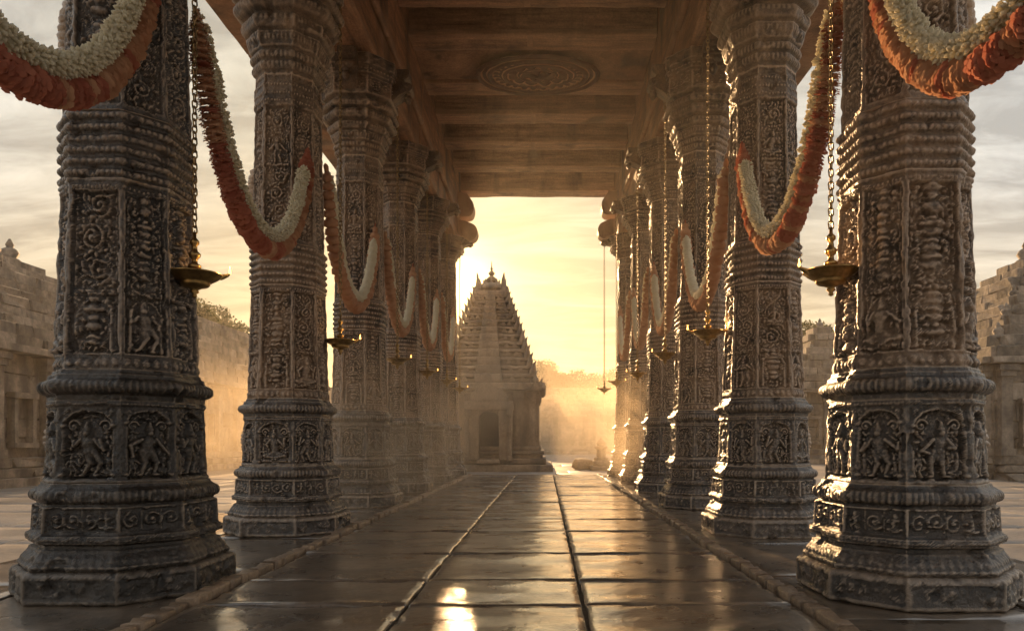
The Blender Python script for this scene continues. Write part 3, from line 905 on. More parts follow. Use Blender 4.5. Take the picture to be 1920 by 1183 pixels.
def slab_mesh(sx, sy, seed, thick=0.06, amp=0.004, cell=0.07):
    nx, ny = max(3, int(sx / cell)), max(3, int(sy / cell))
    ed = 0.012
    xs = np.concatenate([[-sx / 2, -sx / 2 + ed * 0.4], np.linspace(-sx / 2 + ed, sx / 2 - ed, nx), [sx / 2 - ed * 0.4, sx / 2]])
    ys = np.concatenate([[-sy / 2, -sy / 2 + ed * 0.4], np.linspace(-sy / 2 + ed, sy / 2 - ed, ny), [sy / 2 - ed * 0.4, sy / 2]])
    X, Y = np.meshgrid(xs, ys)
    q = np.stack([X, Y, np.full_like(X, seed * 2.3)], -1)
    Z = amp * fbm(q * np.array([1.2, 2.6, 1]), seed, 3) + amp * 0.35 * fbm(q * np.array([4, 10, 1]), seed + 4, 2)
    d = np.minimum(np.minimum(X + sx / 2, sx / 2 - X), np.minimum(Y + sy / 2, sy / 2 - Y))
    chip = 0.012 * (1 - np.clip(d / ed, 0, 1)) ** 1.5
    big = np.clip(1 - d / 0.06, 0, 1) * np.clip(fbm(q * 7, seed + 8, 2) - 0.35, 0, 1) * 0.03
    Z = Z - chip - big
    wob = 0.007 * fbm(q * 6, seed + 5, 2) * np.clip(1 - d / 0.03, 0, 1)
    X2, Y2 = X + wob, Y + wob
    top = np.stack([X2, Y2, Z], -1)
    ny_, nx_ = X.shape
    co = top.reshape(-1, 3)
    i = np.arange(ny_ - 1)[:, None] * nx_; j = np.arange(nx_ - 1)[None, :]
    F = np.stack([i + j, i + j + 1, i + j + 1 + nx_, i + j + nx_], -1).reshape(-1, 4)
    # skirt
    ring = list(range(nx_)) + [r * nx_ + nx_ - 1 for r in range(1, ny_)] + [(ny_ - 1) * nx_ + c for c in range(nx_ - 2, -1, -1)] + [r * nx_ for r in range(ny_ - 2, 0, -1)]
    low = co[ring].copy(); low[:, 2] = -thick
    n0 = len(co); m = len(ring)
    SK = np.array([[ring[a], n0 + a, n0 + (a + 1) % m, ring[(a + 1) % m]] for a in range(m)])
    return mesh_np("paving_slab", np.concatenate([co, low]), np.concatenate([F, SK]))


J_L, J_R = -0.845, 0.238
rows = [-7.4, -6.1, -4.8, -3.5, -2.3, -1.0, 0.2, 1.35, 2.45, 3.42, 4.24, 4.98, 6.18, 7.7, 8.9, 10.1, 11.4, 12.6, 13.9, 15.2, 16.6, 18.0, 19.3, HALL_END]
sd = 0
for a, b in zip(rows[:-1], rows[1:]):
    for (x0, x1) in ((KERB_L + 0.055, J_L), (J_L, J_R), (J_R, KERB_R - 0.055)):
        dy = rng.uniform(-0.10, 0.10) if x0 != J_L else 0.0
        if x0 == J_R and a in (4.98, 3.42): dy = 0.02
        y0, y1 = a + (dy if a > 0.5 else 0), b
        nxt = b
        sd += 1
        gap = 0.010
        w = x1 - x0 - 2 * gap; l = (b - a) - 0.010
        near = a < 12
        o = put("paving_slab", slab_mesh(w, l, sd, 0.05, 0.009, 0.05 if near else 0.12), M_SLAB, floor_bed,
                ((x0 + x1) / 2, (a + b) / 2, 0.0 + rng.uniform(-0.003, 0.003)), (rng.uniform(-.0015, .0015), rng.uniform(-.002, .002), 0))
# side strips under the columns
for (x0, x1) in ((-4.5, -3.45), (-3.45, KERB_L - 0.055), (KERB_R + 0.055, 2.9), (2.9, 4.0)):
    y = -7.4 + rng.uniform(0, 0.6)
    while y < HALL_END - 0.2:
        l = min(rng.uniform(1.2, 1.9), HALL_END - y)
        if HALL_END - y - l < 0.5: l = HALL_END - y
        sd += 1
        put("paving_slab", slab_mesh(x1 - x0 - 0.014, l - 0.014, sd, 0.05, 0.004, 0.10), M_SLAB, floor_bed,
            ((x0 + x1) / 2, y + l / 2, -0.002 + rng.uniform(-0.004, 0.004)), (rng.uniform(-.002, .002), rng.uniform(-.002, .002), 0))
        y += l
# kerb stones: low worn blocks along both sides of the central way
kerbs = [rbox(0.105, 1.0, 0.11, 0.25, 0.014, 0.011, 7, 40 + i, 5) for i in range(5)]
for X in (KERB_L, KERB_R):
    y = -7.3
    while y < HALL_END - 0.15:
        l = rng.uniform(0.16, 0.34)
        if y < 1.5: l *= 3
        if y > 10: l *= 1.5
        l = min(l, HALL_END - y)
        o = put("kerb_stone", kerbs[rng.randrange(5)], M_KERB, floor_bed, (X + rng.uniform(-.008, .008), y + l / 2, -0.022 + rng.uniform(-0.010, 0.010)), (rng.uniform(-.03, .03), rng.uniform(-.06, .06), rng.uniform(-.05, .05)), (rng.uniform(0.75, 1.05), l - 0.028, 1))
        y += l
# the edging step at the open end
for i in range(6):
    x0 = -4.5 + i * 1.42
    put("edging_stone", rbox(1.40, 0.34, 0.16, 0.3, 0.02, 0.006, 3, 60 + i, 6, 'top'), M_KERB, floor_bed, (x0 + 0.71, HALL_END + 0.16, -0.012), (0, 0, 0))

# courtyard paving: a sheet with slabs where they can be told apart
yard = put("courtyard", MB().box(-16, 16, -2, 64, -0.9, -0.13).mesh("courtyard"), M_GROUND)
yard["kind"] = "structure"
yslabs = [slab_mesh(1.0, 1.0, 300 + i, 0.05, 0.006, 0.2) for i in range(6)]


def yard_area(x0, x1, y0, y1, w, l):
    y = y0
    while y < y1:
        ll = l * rng.uniform(0.85, 1.2)
        x = x0 - rng.uniform(0, w * 0.8)
        while x < x1:
            ww = w * rng.uniform(0.7, 1.3)
            put("courtyard_slab", yslabs[rng.randrange(6)], M_YARD, yard, (x + ww / 2, y + ll / 2, -0.105 + rng.uniform(-.004, .004)), (0, 0, rng.choice((0, math.pi))), (ww - 0.02, ll - 0.02, 1))
            x += ww
        y += ll


yard_area(-12.8, -4.9, 6.0, 20.5, 1.5, 1.5)
yard_area(5.0, 12.3, 6.0, 20.5, 1.5, 1.5)
yard_area(-9, 7.5, 20.85, 32, 1.8, 1.6)

# ------------------------------------------------------------------ roof of the hall
roof = thing("hall_roof", "brown stone roof over the hall with side beams and cross beams", "roof", (0, 0, SOFFIT))
RZ = -SOFFIT
Y0R = -6.6  # roof carried on behind the camera, unseen, added to shade the hall


def beam_run(name, xc, w, z0, z1, seglens, seed):
    y = Y0R
    i = 0
    for l in seglens:
        put(name, rbox(w, l - 0.012, z1 - z0, 0.22, 0.035, 0.016, 2.4, seed + i, 14), M_YBEAM, roof, (xc, y + l / 2, (z0 + z1) / 2 + RZ))
        y += l; i += 1


for s, xin, xc, YS in ((-1, BEAM_IN_L, LX, LY), (1, BEAM_IN_R, RX, RY)):
    L = HALL_END + 0.1 - Y0R
    cuts = [YS[0] - 6, YS[0] - 3] + [YS[k] for k in range(0, 7)]
    ys = [Y0R] + cuts[:-1] + [HALL_END + 0.1]
    sl = [b - a for a, b in zip(ys[:-1], ys[1:])]
    xo = xin + s * 0.95
    beam_run("side_beam", (xin + s * 0.06 + xo) / 2, 0.89, SOFFIT + 0.002, SOFFIT + 0.62, sl, 700 + s * 20)
    beam_run("upper_side_beam", (xin + xo) / 2, 0.95, SOFFIT + 0.625, CEIL + 0.69, [x * 1.0 for x in sl], 760 + s * 20)
    # thin moulding on the inner face
    y = Y0R
    for i, l in enumerate(sl):
        put("beam_moulding", rbox(0.09, l - 0.02, 0.11, 0.4, 0.03, 0.008, 4, 800 + i + s * 30, 10), M_BEAM, roof, (xin + s * 0.02, y + l / 2, SOFFIT + 0.60 + RZ))
        y += l
    # outer eave slabs
    y = Y0R
    eo = -4.46 if s < 0 else 4.12
    for i in range(16):
        l = L / 16
        w = abs(eo - xo) + 0.3
        put("eave_slab", rbox(w, l - 0.02, 0.20, 0.3, 0.03, 0.014, 3, 830 + i + s * 40, 8), M_BEAM, roof, ((eo + xo - s * 0.3) / 2, y + l / 2, SOFFIT + 0.13 + RZ))
        y += l
# cross beams
for i, (a, b) in enumerate(((-6.4, -5.8), (-4.5, -3.9), (-2.6, -2.0), (-0.7, -0.1), (1.2, 1.8), (2.9, 3.5), (4.6, 5.2), (6.3, 6.9), (8.0, 8.6), (9.6, 10.2), (11.0, 11.55), (12.32, 12.82), (13.98, 14.48), (15.3, 15.78), (16.72, 17.2), (18.2, 18.64), (19.98, 20.55))):
    last = a > 19
    xw = BEAM_IN_R - BEAM_IN_L - 0.01; xm = (BEAM_IN_L + BEAM_IN_R) / 2
    cb = put("cross_beam", rbox(xw, b - a - (0 if last else 0.10), 0.60, 0.14, 0.03, 0.014, 2.6, 900 + i, 34), M_XBEAM, roof, (xm, (a + b) / 2 + (0 if last else 0.03), CEIL + 0.40 + RZ))
    put("soffit_shade_lip", rbox(xw - 0.006, b - a, 0.105, 0.12, 0.022, 0.012, 2.6, 1900 + i, 34), M_XBEAM, cb, (0, 0 if last else -0.03, -0.347))  # lip board added to keep floor bounce off the beam fronts
    put("joint_peg", rbox(0.10, b - a - 0.06, 0.03, 0.1, 0.012, 0.006, 9, 930 + i, 4), M_BEAM, roof, (-0.28 + rng.uniform(-.05, .05), (a + b) / 2, CEIL + 0.004 + RZ))
# ceiling slabs laid over the cross beams
y = Y0R
i = 0
while y < HALL_END:
    l = min(1.45, HALL_END + 0.1 - y)
    put("ceiling_slab", rbox(BEAM_IN_R - BEAM_IN_L + 1.86, l - 0.008, 0.22, 0.4, 0.02, 0.012, 1.5, 960 + i, 12), M_BEAM, roof, ((BEAM_IN_L + BEAM_IN_R) / 2, y + l / 2, CEIL + 0.815 + RZ))
    y += l; i += 1
# carved medallion panel between two cross beams
put("medallion_panel", rbox(BEAM_IN_R - BEAM_IN_L - 0.02, 1.145, 0.2, 0.12, 0.02, 0.012, 2.0, 990, 36), M_BEAM, roof, ((BEAM_IN_L + BEAM_IN_R) / 2, 13.40, CEIL + 0.155 + RZ))


def medallion():
    nr, na = 90, 220
    co = []
    rgm = random.Random(5)
    for i in range(nr + 1):
        r = i / nr
        for k in range(na):
            a = 2 * math.pi * k / na
            h = 0.0
            for c, w, q in ((0.96, 0.045, 0.05), (0.86, 0.035, 0.035), (0.77, 0.05, 0.055), (0.60, 0.03, 0.03), (0.53, 0.045, 0.05), (0.30, 0.03, 0.035)):
                h = max(h, q * math.sqrt(max(0, 1 - ((r - c) / w) ** 2)))
            if 0.62 < r < 0.74: h = max(h, 0.03 * abs(math.sin(a * 14)))
            if 0.33 < r < 0.50: h = max(h, 0.045 * abs(math.sin(a * 6)) * math.sqrt(max(0, 1 - ((r - 0.415) / 0.09) ** 2)))
            if r < 0.27: h = max(h, 0.05 * (0.55 + 0.45 * math.cos(a * 5 + r * 16)))
            h += 0.006 * float(vnoise((r * 9 * math.cos(a), r * 9 * math.sin(a), 1.0), 4))
            co.append((1.22 * r * math.cos(a), 0.74 * r * math.sin(a), -h * 1.9))
    F = []
    for i in range(nr):
        for k in range(na):
            k2 = (k + 1) % na
            F.append((i * na + k, (i + 1) * na + k, (i + 1) * na + k2, i * na + k2))
    return mesh_np("ceiling_medallion", co, F)


put("ceiling_medallion", medallion(), M_MED, roof, (-0.14, 13.58, CEIL - 0.014 + RZ))
# rounded bracket blocks at the open end, high on both sides
for s, xin in ((-1, BEAM_IN_L), (1, BEAM_IN_R)):
    P = [(0, 0), (0.30, 0.0)] + [(0.30 + 0.16 * math.sin(a), 0.26 - 0.26 * math.cos(a)) for a in np.linspace(0.3, 2.2, 8)] + [(0.26, 0.66), (0, 0.70)]
    me = MB().extrude(P, 0.5).mesh("end_bracket")
    bm = bmesh.new(); bm.from_mesh(me); bmesh.ops.recalc_face_normals(bm, faces=bm.faces)
    bmesh.ops.bevel(bm, geom=list(bm.edges), offset=0.015, segments=2, affect='EDGES'); bm.to_mesh(me); bm.free()
    P2 = [(0, 0.1), (0.12, 0.0), (0.3, -0.16)] + [(0.36 + 0.20 * math.cos(a), 0.10 + 0.24 * math.sin(a)) for a in np.linspace(-1.5, 1.3, 9)] + [(0.2, 0.42), (0, 0.42)]
    me2 = MB().extrude(P2, 0.42).mesh("end_bracket")
    bm = bmesh.new(); bm.from_mesh(me2); bmesh.ops.recalc_face_normals(bm, faces=bm.faces)
    bmesh.ops.bevel(bm, geom=list(bm.edges), offset=0.015, segments=2, affect='EDGES'); bm.to_mesh(me2); bm.free()
    yy = LY[6] if s < 0 else RY[6]
    put("end_bracket", me, M_BEAM, roof, (xin + s * 0.03, yy, 7.32 + RZ), (0, 0, 0 if s < 0 else math.pi))
    put("end_bracket", me2, M_BEAM, roof, (xin + s * 0.03, yy, 6.80 + RZ), (0, 0, 0 if s < 0 else math.pi))

# ------------------------------------------------------------------ temple tower beyond the hall
def unit_blocks(n, seed, bev=0.05, jit=0.03):
    out = []
    rg = random.Random(seed)
    for i in range(n):
        bm = bmesh.new(); bmesh.ops.create_cube(bm, size=1.0)
        bmesh.ops.bevel(bm, geom=list(bm.edges), offset=bev, segments=1, affect='EDGES')
        for v in bm.verts: v.co += Vector([rg.uniform(-jit, jit) for _ in range(3)])
        me = bpy.data.meshes.new("stone_block"); bm.to_mesh(me); bm.free()
        out.append(me)
    return out


UB = unit_blocks(8, 3, 0.07, 0.05)
UBT = unit_blocks(6, 8)
for m in UB: m.materials.append(M_WALL)
for m in UBT: m.materials.append(M_TEMPLE)


def horn_mesh(h=1.0, w=0.5):
    """upturned leaf-shaped corner ornament leaning out along +x"""
    b = MB()
    pts = [(0.0, 0.0), (0.10, 0.18), (0.16, 0.40), (0.15, 0.62), (0.22, 0.82), (0.34, 1.0)]
    rad = [0.30, 0.34, 0.30, 0.24, 0.15, 0.03]
    b.tube([(x * h, 0, z * h) for x, z in pts], [r * w for r in rad], 6)
    return b.mesh("corner_horn", True)


def gable_mesh():
    P = [(-0.5, 0), (-0.56, 0.35), (-0.36, 0.72), (-0.12, 0.92), (0, 1.1), (0.12, 0.92), (0.36, 0.72), (0.56, 0.35), (0.5, 0)]
    b = MB().extrude(P, 0.35)
    b.extrude([(-0.24, 0.12), (-0.27, 0.4), (0, 0.66), (0.27, 0.4), (0.24, 0.12)], 0.52)
    return b.mesh("gable_ornament")


TX, TY = -2.08, 27.0
tem = thing("temple_tower", "hazy stepped stone temple tower with arched doorway, beyond the end of the hall", "temple", (TX, TY, -0.12))
HORN, GAB = horn_mesh(), gable_mesh()
for m in (HORN, GAB): m.materials.append(M_TEMPLE)
ZT = 0.12


def tpart(nm, sx, sy, sz, x, y, z, seed, par=None, cell=0.3, amp=0.02, r=0.04):
    return put(nm, rbox(sx, sy, sz, cell, r, amp, 1.8, seed, 12, 'bottom'), M_TEMPLE, par or tem, (x, y, z + ZT))


for i, (hw, z0, z1) in enumerate(((2.35, -0.12, 0.14), (2.12, 0.14, 0.36), (1.98, 0.36, 0.50), (2.06, 0.50, 0.62), (1.92, 0.62, 0.80))):
    tpart("base_course", 2 * hw, 2 * hw, z1 - z0, 0, 0, z0, 20 + i)
tpart("wall", 3.5, 3.5, 1.92, 0, 0, 0.80, 30)
# projecting porch with an arched doorway
porch = put("porch", rbox(0.46, 0.60, 1.80, 0.2, 0.03, 0.012, 3, 41, 10, 'bottom'), M_TEMPLE, tem, (-0.52, -2.0, 0.30 + ZT))
put("jamb", rbox(0.46, 0.60, 1.80, 0.2, 0.03, 0.012, 3, 42, 10, 'bottom'), M_TEMPLE, porch, (1.18, 0, 0))
ap = [(-0.42, 0.34), (-0.42, 0.0)] + [(-0.36 * math.cos(a), 0.0 + 0.30 * math.sin(a)) for a in np.linspace(0, math.pi, 13)] + [(0.42, 0.0), (0.42, 0.34)]
am_ = MB().extrude(ap[::-1], 0.5).mesh("door_arch"); am_.materials.append(M_TEMPLE)
put("door_arch", am_, M_TEMPLE, porch, (0.59, 0, 1.46))
put("lintel", rbox(1.75, 0.70, 0.30, 0.2, 0.03, 0.015, 3, 43, 10, 'bottom'), M_TEMPLE, porch, (0.59, 0, 1.802))
put("door_step", rbox(0.80, 0.7, 0.14, 0.2, 0.03, 0.012, 3, 44, 10, 'bottom'), M_TEMPLE, porch, (0.59, -0.12, -0.12))
put("doorway_shade", MB().box(-0.34, 0.34, -0.03, 0.03, 0, 1.7).mesh("doorway_shade"), M_DARK, porch, (0.59, 0.235, 0.02))  # dark panel painted in for the shade inside the doorway
for i, xx in enumerate((-0.16, 1.34)):
    put("slender_post", MB().lathe([(0.10, 0), (0.10, 0.12), (0.065, 0.16), (0.06, 0.9), (0.085, 1.0), (0.06, 1.06), (0.06, 1.5), (0.12, 1.62), (0.12, 1.8)], 8).mesh("slender_post"), M_TEMPLE, porch, (xx, -0.36, 0.0))
put("pediment", GAB, None, porch, (0.59, -0.12, 2.10), (0, 0, 0), (1.25, 1.0, 0.62))
for q, xx in enumerate((-1.72, -1.2, -0.7, 0.7, 1.2, 1.72)):
    for side in range(4):
        a = side * math.pi / 2
        if side == 0 and abs(xx) < 0.8: continue
        v = Matrix.Rotation(a, 3, 'Z') @ Vector((xx, -2.03, 0))
        put("eave_gable", GAB, None, tem, (v.x, v.y, 2.84 + ZT), (0, 0, a), (0.28, 0.3, 0.26))
PIL = MB().box(-0.10, 0.10, -0.09, 0.02, 0.14, 1.66).box(-0.14, 0.14, -0.13, 0.02, 0, 0.14).box(-0.15, 0.15, -0.14, 0.02, 1.66, 1.78).box(-0.19, 0.19, -0.18, 0.02, 1.782, 1.92).mesh("pilaster")
PIL.materials.append(M_TEMPLE)
for side in range(4):
    for x in (-1.62, -1.2, 0.72, 1.12, 1.60) if side == 0 else (-1.6, -0.9, -0.3, 0.3, 0.9, 1.6):
        if side == 0 and -1.0 < x < 0.95: continue
        a = side * math.pi / 2
        v = Matrix.Rotation(a, 3, 'Z') @ Vector((x, -1.755, 0))
        put("pilaster", PIL, None, tem, (v.x, v.y, 0.80 + ZT), (0, 0, a))
tpart("eave", 4.10, 4.10, 0.14, 0, 0, 2.80, 51, r=0.05)
tpart("eave_band", 3.8, 3.8, 0.10, 0, 0, 2.70, 52)
tpart("parapet_course", 3.75, 3.75, 0.17, 0, 0, 2.94, 53)
for sx in (-1, 1):
    for sy in (-1, 1):
        put("corner_horn", HORN, None, tem, (sx * 1.88, sy * 1.88, 2.86 + ZT), (0, 0, math.atan2(sy, sx)), (0.50, 0.55, 0.42))
nt = 12
zc = 3.11
hw0, hw1 = 1.62, 0.58
for i in range(nt):
    t = i / (nt - 1)
    hw = hw0 + (hw1 - hw0) * t ** 0.92
    th = 0.345 - 0.10 * t
    tr = tpart("roof_tier", 2 * hw - 0.10, 2 * hw - 0.10, th * 0.56, 0, 0, zc, 60 + i, cell=0.2, amp=0.02)
    put("cornice", rbox(2 * hw + 0.10, 2 * hw + 0.10, th * 0.40, 0.16, 0.05, 0.025, 3, 80 + i, 18, 'bottom'), M_TEMPLE, tr, (0, 0, th * 0.56 + 0.003))
    put("central_bay", rbox(0.62 * hw, 2 * hw + 0.34, th * 0.98, 0.14, 0.04, 0.02, 4, 95 + i, 12, 'bottom'), M_TEMPLE, tr, (0, 0, 0.004))
    for side in range(4):
        a = side * math.pi / 2
        for q, xx in enumerate((-0.78, -0.54, 0.0, 0.54, 0.78)):
            v = Matrix.Rotation(a, 3, 'Z') @ Vector((xx * hw, -(hw + (0.16 if q == 2 else 0.02)), 0))
            w = (0.30 if q == 2 else 0.20) * (0.5 + 0.5 * hw / hw0)
            put("gable_ornament", GAB, None, tr, (v.x, v.y, th * 0.20 + (0.0 if q != 2 else 0.05)), (0, 0, a), (w, 0.22, th * (0.62 if q == 2 else 0.5)))
        sx, sy = ((-1, -1), (1, -1), (1, 1), (-1, 1))[side]
        put("corner_horn", HORN, None, tr, (sx * (hw - 0.04), sy * (hw - 0.04), th * 0.85), (0, 0, math.atan2(sy, sx)), (0.62 + 0.14 * (1 - t), 0.55, 0.52 - 0.16 * t))
    zc += th * 0.965
neck = tpart("dome_neck", 1.30, 1.30, 0.20, 0, 0, zc, 110)
dome_prof = [(0.60, 0), (0.78, 0.06), (0.86, 0.18), (0.84, 0.32), (0.72, 0.46), (0.52, 0.56), (0.30, 0.62), (0.18, 0.66), (0.16, 0.70), (0.22, 0.73), (0.10, 0.76)]
dome = put("dome", MB().lathe(dome_prof, 8).mesh("dome"), M_TEMPLE, tem, (0, 0, zc + 0.18 + ZT), (0, 0, math.pi / 8), (0.86, 0.86, 0.62))
for k in range(4):
    a = k * math.pi / 2 + math.pi / 4
    put("shoulder_horn", HORN, None, tem, (0.66 * math.cos(a), 0.66 * math.sin(a), zc + 0.10 + ZT), (0, 0, a), (0.22, 0.85, 0.80))
fin = [(0.10, 0), (0.15, 0.05), (0.17, 0.12), (0.12, 0.18), (0.05, 0.22), (0.09, 0.26), (0.11, 0.31), (0.06, 0.36), (0.03, 0.40), (0.05, 0.44), (0.02, 0.50), (0.012, 0.62), (0.004, 0.70)]
put("finial", MB().lathe(fin, 10).mesh("finial", True), M_TEMPLE, tem, (0, 0, zc + 0.60 + ZT), (0, 0, 0), (1.2, 1.2, 1.25))
sf = MB().lathe([(0.05, 0), (0.08, 0.06), (0.05, 0.12), (0.03, 0.14), (0.045, 0.18), (0.004, 0.27)], 8).mesh("small_finial", True)
sf.materials.append(M_TEMPLE)
for k in range(8):
    a = k * math.pi / 4
    put("small_finial", sf, None, tem, (0.30 * math.cos(a), 0.30 * math.sin(a), zc + 0.48 + ZT))


# ------------------------------------------------------------------ galleries and shrines round the courtyard
def lay(parent, p0, du, dn, length, z0, courses, blen, depth, rg, meshes=UB, name="stone_block", skip=None):
    """courses of single blocks on a face: p0 start, du along, dn outwards (unit), each block proud of the core"""
    ang = math.atan2(du[1], du[0])
    z = z0
    for ci, ch in enumerate(courses):
        u = 0.0
        first = True
        while u < length - 0.05:
            l = blen * rg.uniform(0.6, 1.4) * (0.5 if first and ci % 2 else 1)
            first = False
            if length - u - l < 0.35: l = length - u
            pr = rg.uniform(0.0, 0.035)
            c = (p0[0] + du[0] * (u + l / 2) + dn[0] * (pr - depth / 2 + 0.06), p0[1] + du[1] * (u + l / 2) + dn[1] * (pr - depth / 2 + 0.06), z + ch / 2)
            if not skip or not skip(c):
                put(name, meshes[rg.randrange(len(meshes))], None, parent, c, (0, 0, ang + (math.pi if rg.random() < .5 else 0)), (l - 0.012, depth, ch - 0.010))
            u += l
        z += ch


def hip_shrine(name, label, cat, cx, cy, hx, hy, wall_h, top, ncourse, sides, seed, finials=(), group=None):
    rg = random.Random(seed)
    t = thing(name, label, cat, (cx, cy, -0.13), 0, group)
    Z = 0.13
    put("core_wall", MB().box(-hx, hx, -hy, hy, 0, wall_h + Z).mesh("core_wall"), M_WALL, t)
    SD = {'-x': ((-hx, hy), (0, -1), (-1, 0), 2 * hy), '+x': ((hx, -hy), (0, 1), (1, 0), 2 * hy), '-y': ((-hx, -hy), (1, 0), (0, -1), 2 * hx)}
    courses = [0.40, 0.44, 0.38, 0.46, 0.42, 0.40]
    sc = wall_h / sum(courses)
    for sd_ in sides:
        p0, du, dn, ln = SD[sd_]
        # plinth steps
        for q, (out, zz, hh) in enumerate(((0.62, 0, 0.24), (0.42, 0.24, 0.22), (0.22, 0.46, 0.26))):
            pp = (p0[0] + dn[0] * out, p0[1] + dn[1] * out)
            lay(t, pp, du, dn, ln, zz, [hh], 1.9, 0.7, rg, name="plinth_stone")
        lay(t, p0, du, dn, ln, Z + 0.0, [c * sc for c in courses], 1.0, 0.34, rg)
        # pilasters and shallow dark niches between them
        npil = max(3, int(ln / 1.7))
        for i in range(npil + 1):
            u = 0.2 + (ln - 0.4) * i / npil
            put("pilaster", PILW, None, t, (p0[0] + du[0] * u + dn[0] * 0.10, p0[1] + du[1] * u + dn[1] * 0.10, Z + 0.58), (0, 0, math.atan2(du[1], du[0])), (1, 1, (wall_h - 0.60) / 2.0))
            if i < npil and i % 2 == 0:
                u2 = u + (ln - 0.4) / npil / 2
                put("niche_opening", NICHE, None, t, (p0[0] + du[0] * u2 + dn[0] * 0.10, p0[1] + du[1] * u2 + dn[1] * 0.10, Z + 0.95), (0, 0, math.atan2(du[1], du[0])))
        pe = (p0[0] + dn[0] * 0.40 - du[0] * 0.3, p0[1] + dn[1] * 0.40 - du[1] * 0.3)
        lay(t, pe, du, dn, ln + 0.6, Z + wall_h, [0.20], 1.5, 0.9, rg, name="eave_stone")
    z = wall_h + 0.20
    rise = (top - z) / ncourse
    m = min(hx, hy)
    for i in range(ncourse):
        ins = m * (0.02 + 0.92 * (i / ncourse) ** 0.9)
        ax, ay = hx - ins, hy - ins
        put("roof_core", MB().box(-ax, ax, -ay, ay, z + Z + 0.004, z + rise + Z).mesh("roof_core"), M_WALL, t)
        for sd_ in sides:
            p0, du, dn, ln = {'-x': ((-ax, ay), (0, -1), (-1, 0), 2 * ay), '+x': ((ax, -ay), (0, 1), (1, 0), 2 * ay), '-y': ((-ax, -ay), (1, 0), (0, -1), 2 * ax)}[sd_]
            ov = (0.02, 0.24, 0.10)[i % 3]
            pp = (p0[0] + dn[0] * ov, p0[1] + dn[1] * ov)
            lay(t, pp, du, dn, ln, z + Z, [rise], 0.95, 0.62, rg, name="roof_stone")
        z += rise
    for (fx, fy, fz, s) in finials:
        put("roof_finial", FIN, None, t, (fx, fy, fz + Z), (0, 0, 0), (s, s, s))
    return t


PILW = MB().box(-0.16, 0.16, -0.16, 0.05, 0.16, 1.74).box(-0.21, 0.21, -0.21, 0.05, 0, 0.16).box(-0.22, 0.22, -0.22, 0.05, 1.742, 1.87).box(-0.28, 0.28, -0.28, 0.05, 1.872, 2.0).mesh("pilaster")
PILW.materials.append(M_WALL)
_n = MB().box(-0.36, -0.25, -0.16, 0.06, 0, 1.1).box(0.25, 0.36, -0.16, 0.06, 0, 1.1).box(-0.40, 0.40, -0.2, 0.06, 1.102, 1.24).box(-0.40, 0.40, -0.2, 0.06, -0.12, -0.002)
NICHE = _n.mesh("niche_opening"); NICHE.materials.append(M_WALL)
FIN = MB().lathe([(0.30, -0.1), (0.30, 0.1), (0.18, 0.16), (0.26, 0.30), (0.20, 0.42), (0.09, 0.48), (0.12, 0.56), (0.03, 0.75)], 8).mesh("roof_finial", True)
FIN.materials.append(M_WALL)

hip_shrine("courtyard_shrine", "weathered stone building with stepped roof at the left edge, behind the nearest column", "building", -16.6, 19.0, 3.4, 6.2, 3.15, 6.5, 10, ('+x',), 71,
           [(0.0, 2.5, 6.5, 1.0), (0.3, 1.5, 6.45, 0.7), (-0.2, 0.2, 6.5, 0.9), (2.6, 5.6, 3.4, 0.7)])
hip_shrine("courtyard_gallery", "long low stone gallery with stepped roof seen between the first two left columns", "building", -16.2, 36.0, 3.0, 10.2, 3.2, 6.6, 9, ('+x',), 72)
hip_shrine("courtyard_shrine", "weathered stone building with stepped roof at the right edge, behind the nearest column", "building", 16.1, 23.2, 3.4, 3.6, 3.15, 6.9, 10, ('-x', '-y'), 73,
           [(0.0, 0.0, 6.9, 1.1), (-1.5, -1.6, 5.4, 0.6), (-2.2, -2.3, 4.7, 0.6), (-2.9, -3.0, 4.0, 0.6)])
hip_shrine("courtyard_shrine", "smaller pyramid roofed stone shrine seen between the first two right columns", "building", 14.5, 36.6, 2.2, 2.4, 3.35, 6.9, 9, ('-x', '-y'), 74, [(0, 0, 6.85, 0.8), (-0.8, -0.9, 5.7, 0.5)])
hip_shrine("courtyard_gallery", "low stone gallery across the back of the courtyard, right of the temple tower", "building", 3.5, 61.0, 8.0, 3.0, 3.0, 5.6, 7, ('-y',), 75)

# small stone pedestal by the last right column
ped = thing("stone_pedestal", "small tapered stone lamp pedestal outside the far end, beside the last right column", "pedestal", (2.10, 26.0, -0.11))
ped.scale = (0.9, 0.9, 0.58)
put("pedestal_foot", rbox(0.95, 0.95, 0.30, 0.2, 0.05, 0.03, 3, 5, 6, 'bottom'), M_TEMPLE, ped)
put("pedestal_block", rbox(0.66, 0.66, 0.34, 0.2, 0.05, 0.03, 3, 6, 6, 'bottom'), M_TEMPLE, ped, (0, 0, 0.302))
put("pedestal_shaft", MB().lathe([(0.30, 0.642), (0.30, 0.80), (0.20, 0.86), (0.19, 1.35), (0.27, 1.45), (0.27, 1.55), (0.16, 1.62), (0.20, 1.78), (0.10, 1.95), (0.03, 2.1)], 8).mesh("pedestal_shaft"), M_TEMPLE, ped)
rk = put("fallen_stone", rbox(0.7, 0.5, 0.42, 0.2, 0.16, 0.08, 3, 15, 6, 'bottom'), M_TEMPLE, None, (1.42, 26.6, -0.12), (0, 0.1, 0.4))
tag(rk, "rough fallen stone lying left of the small stone pedestal", "stone")


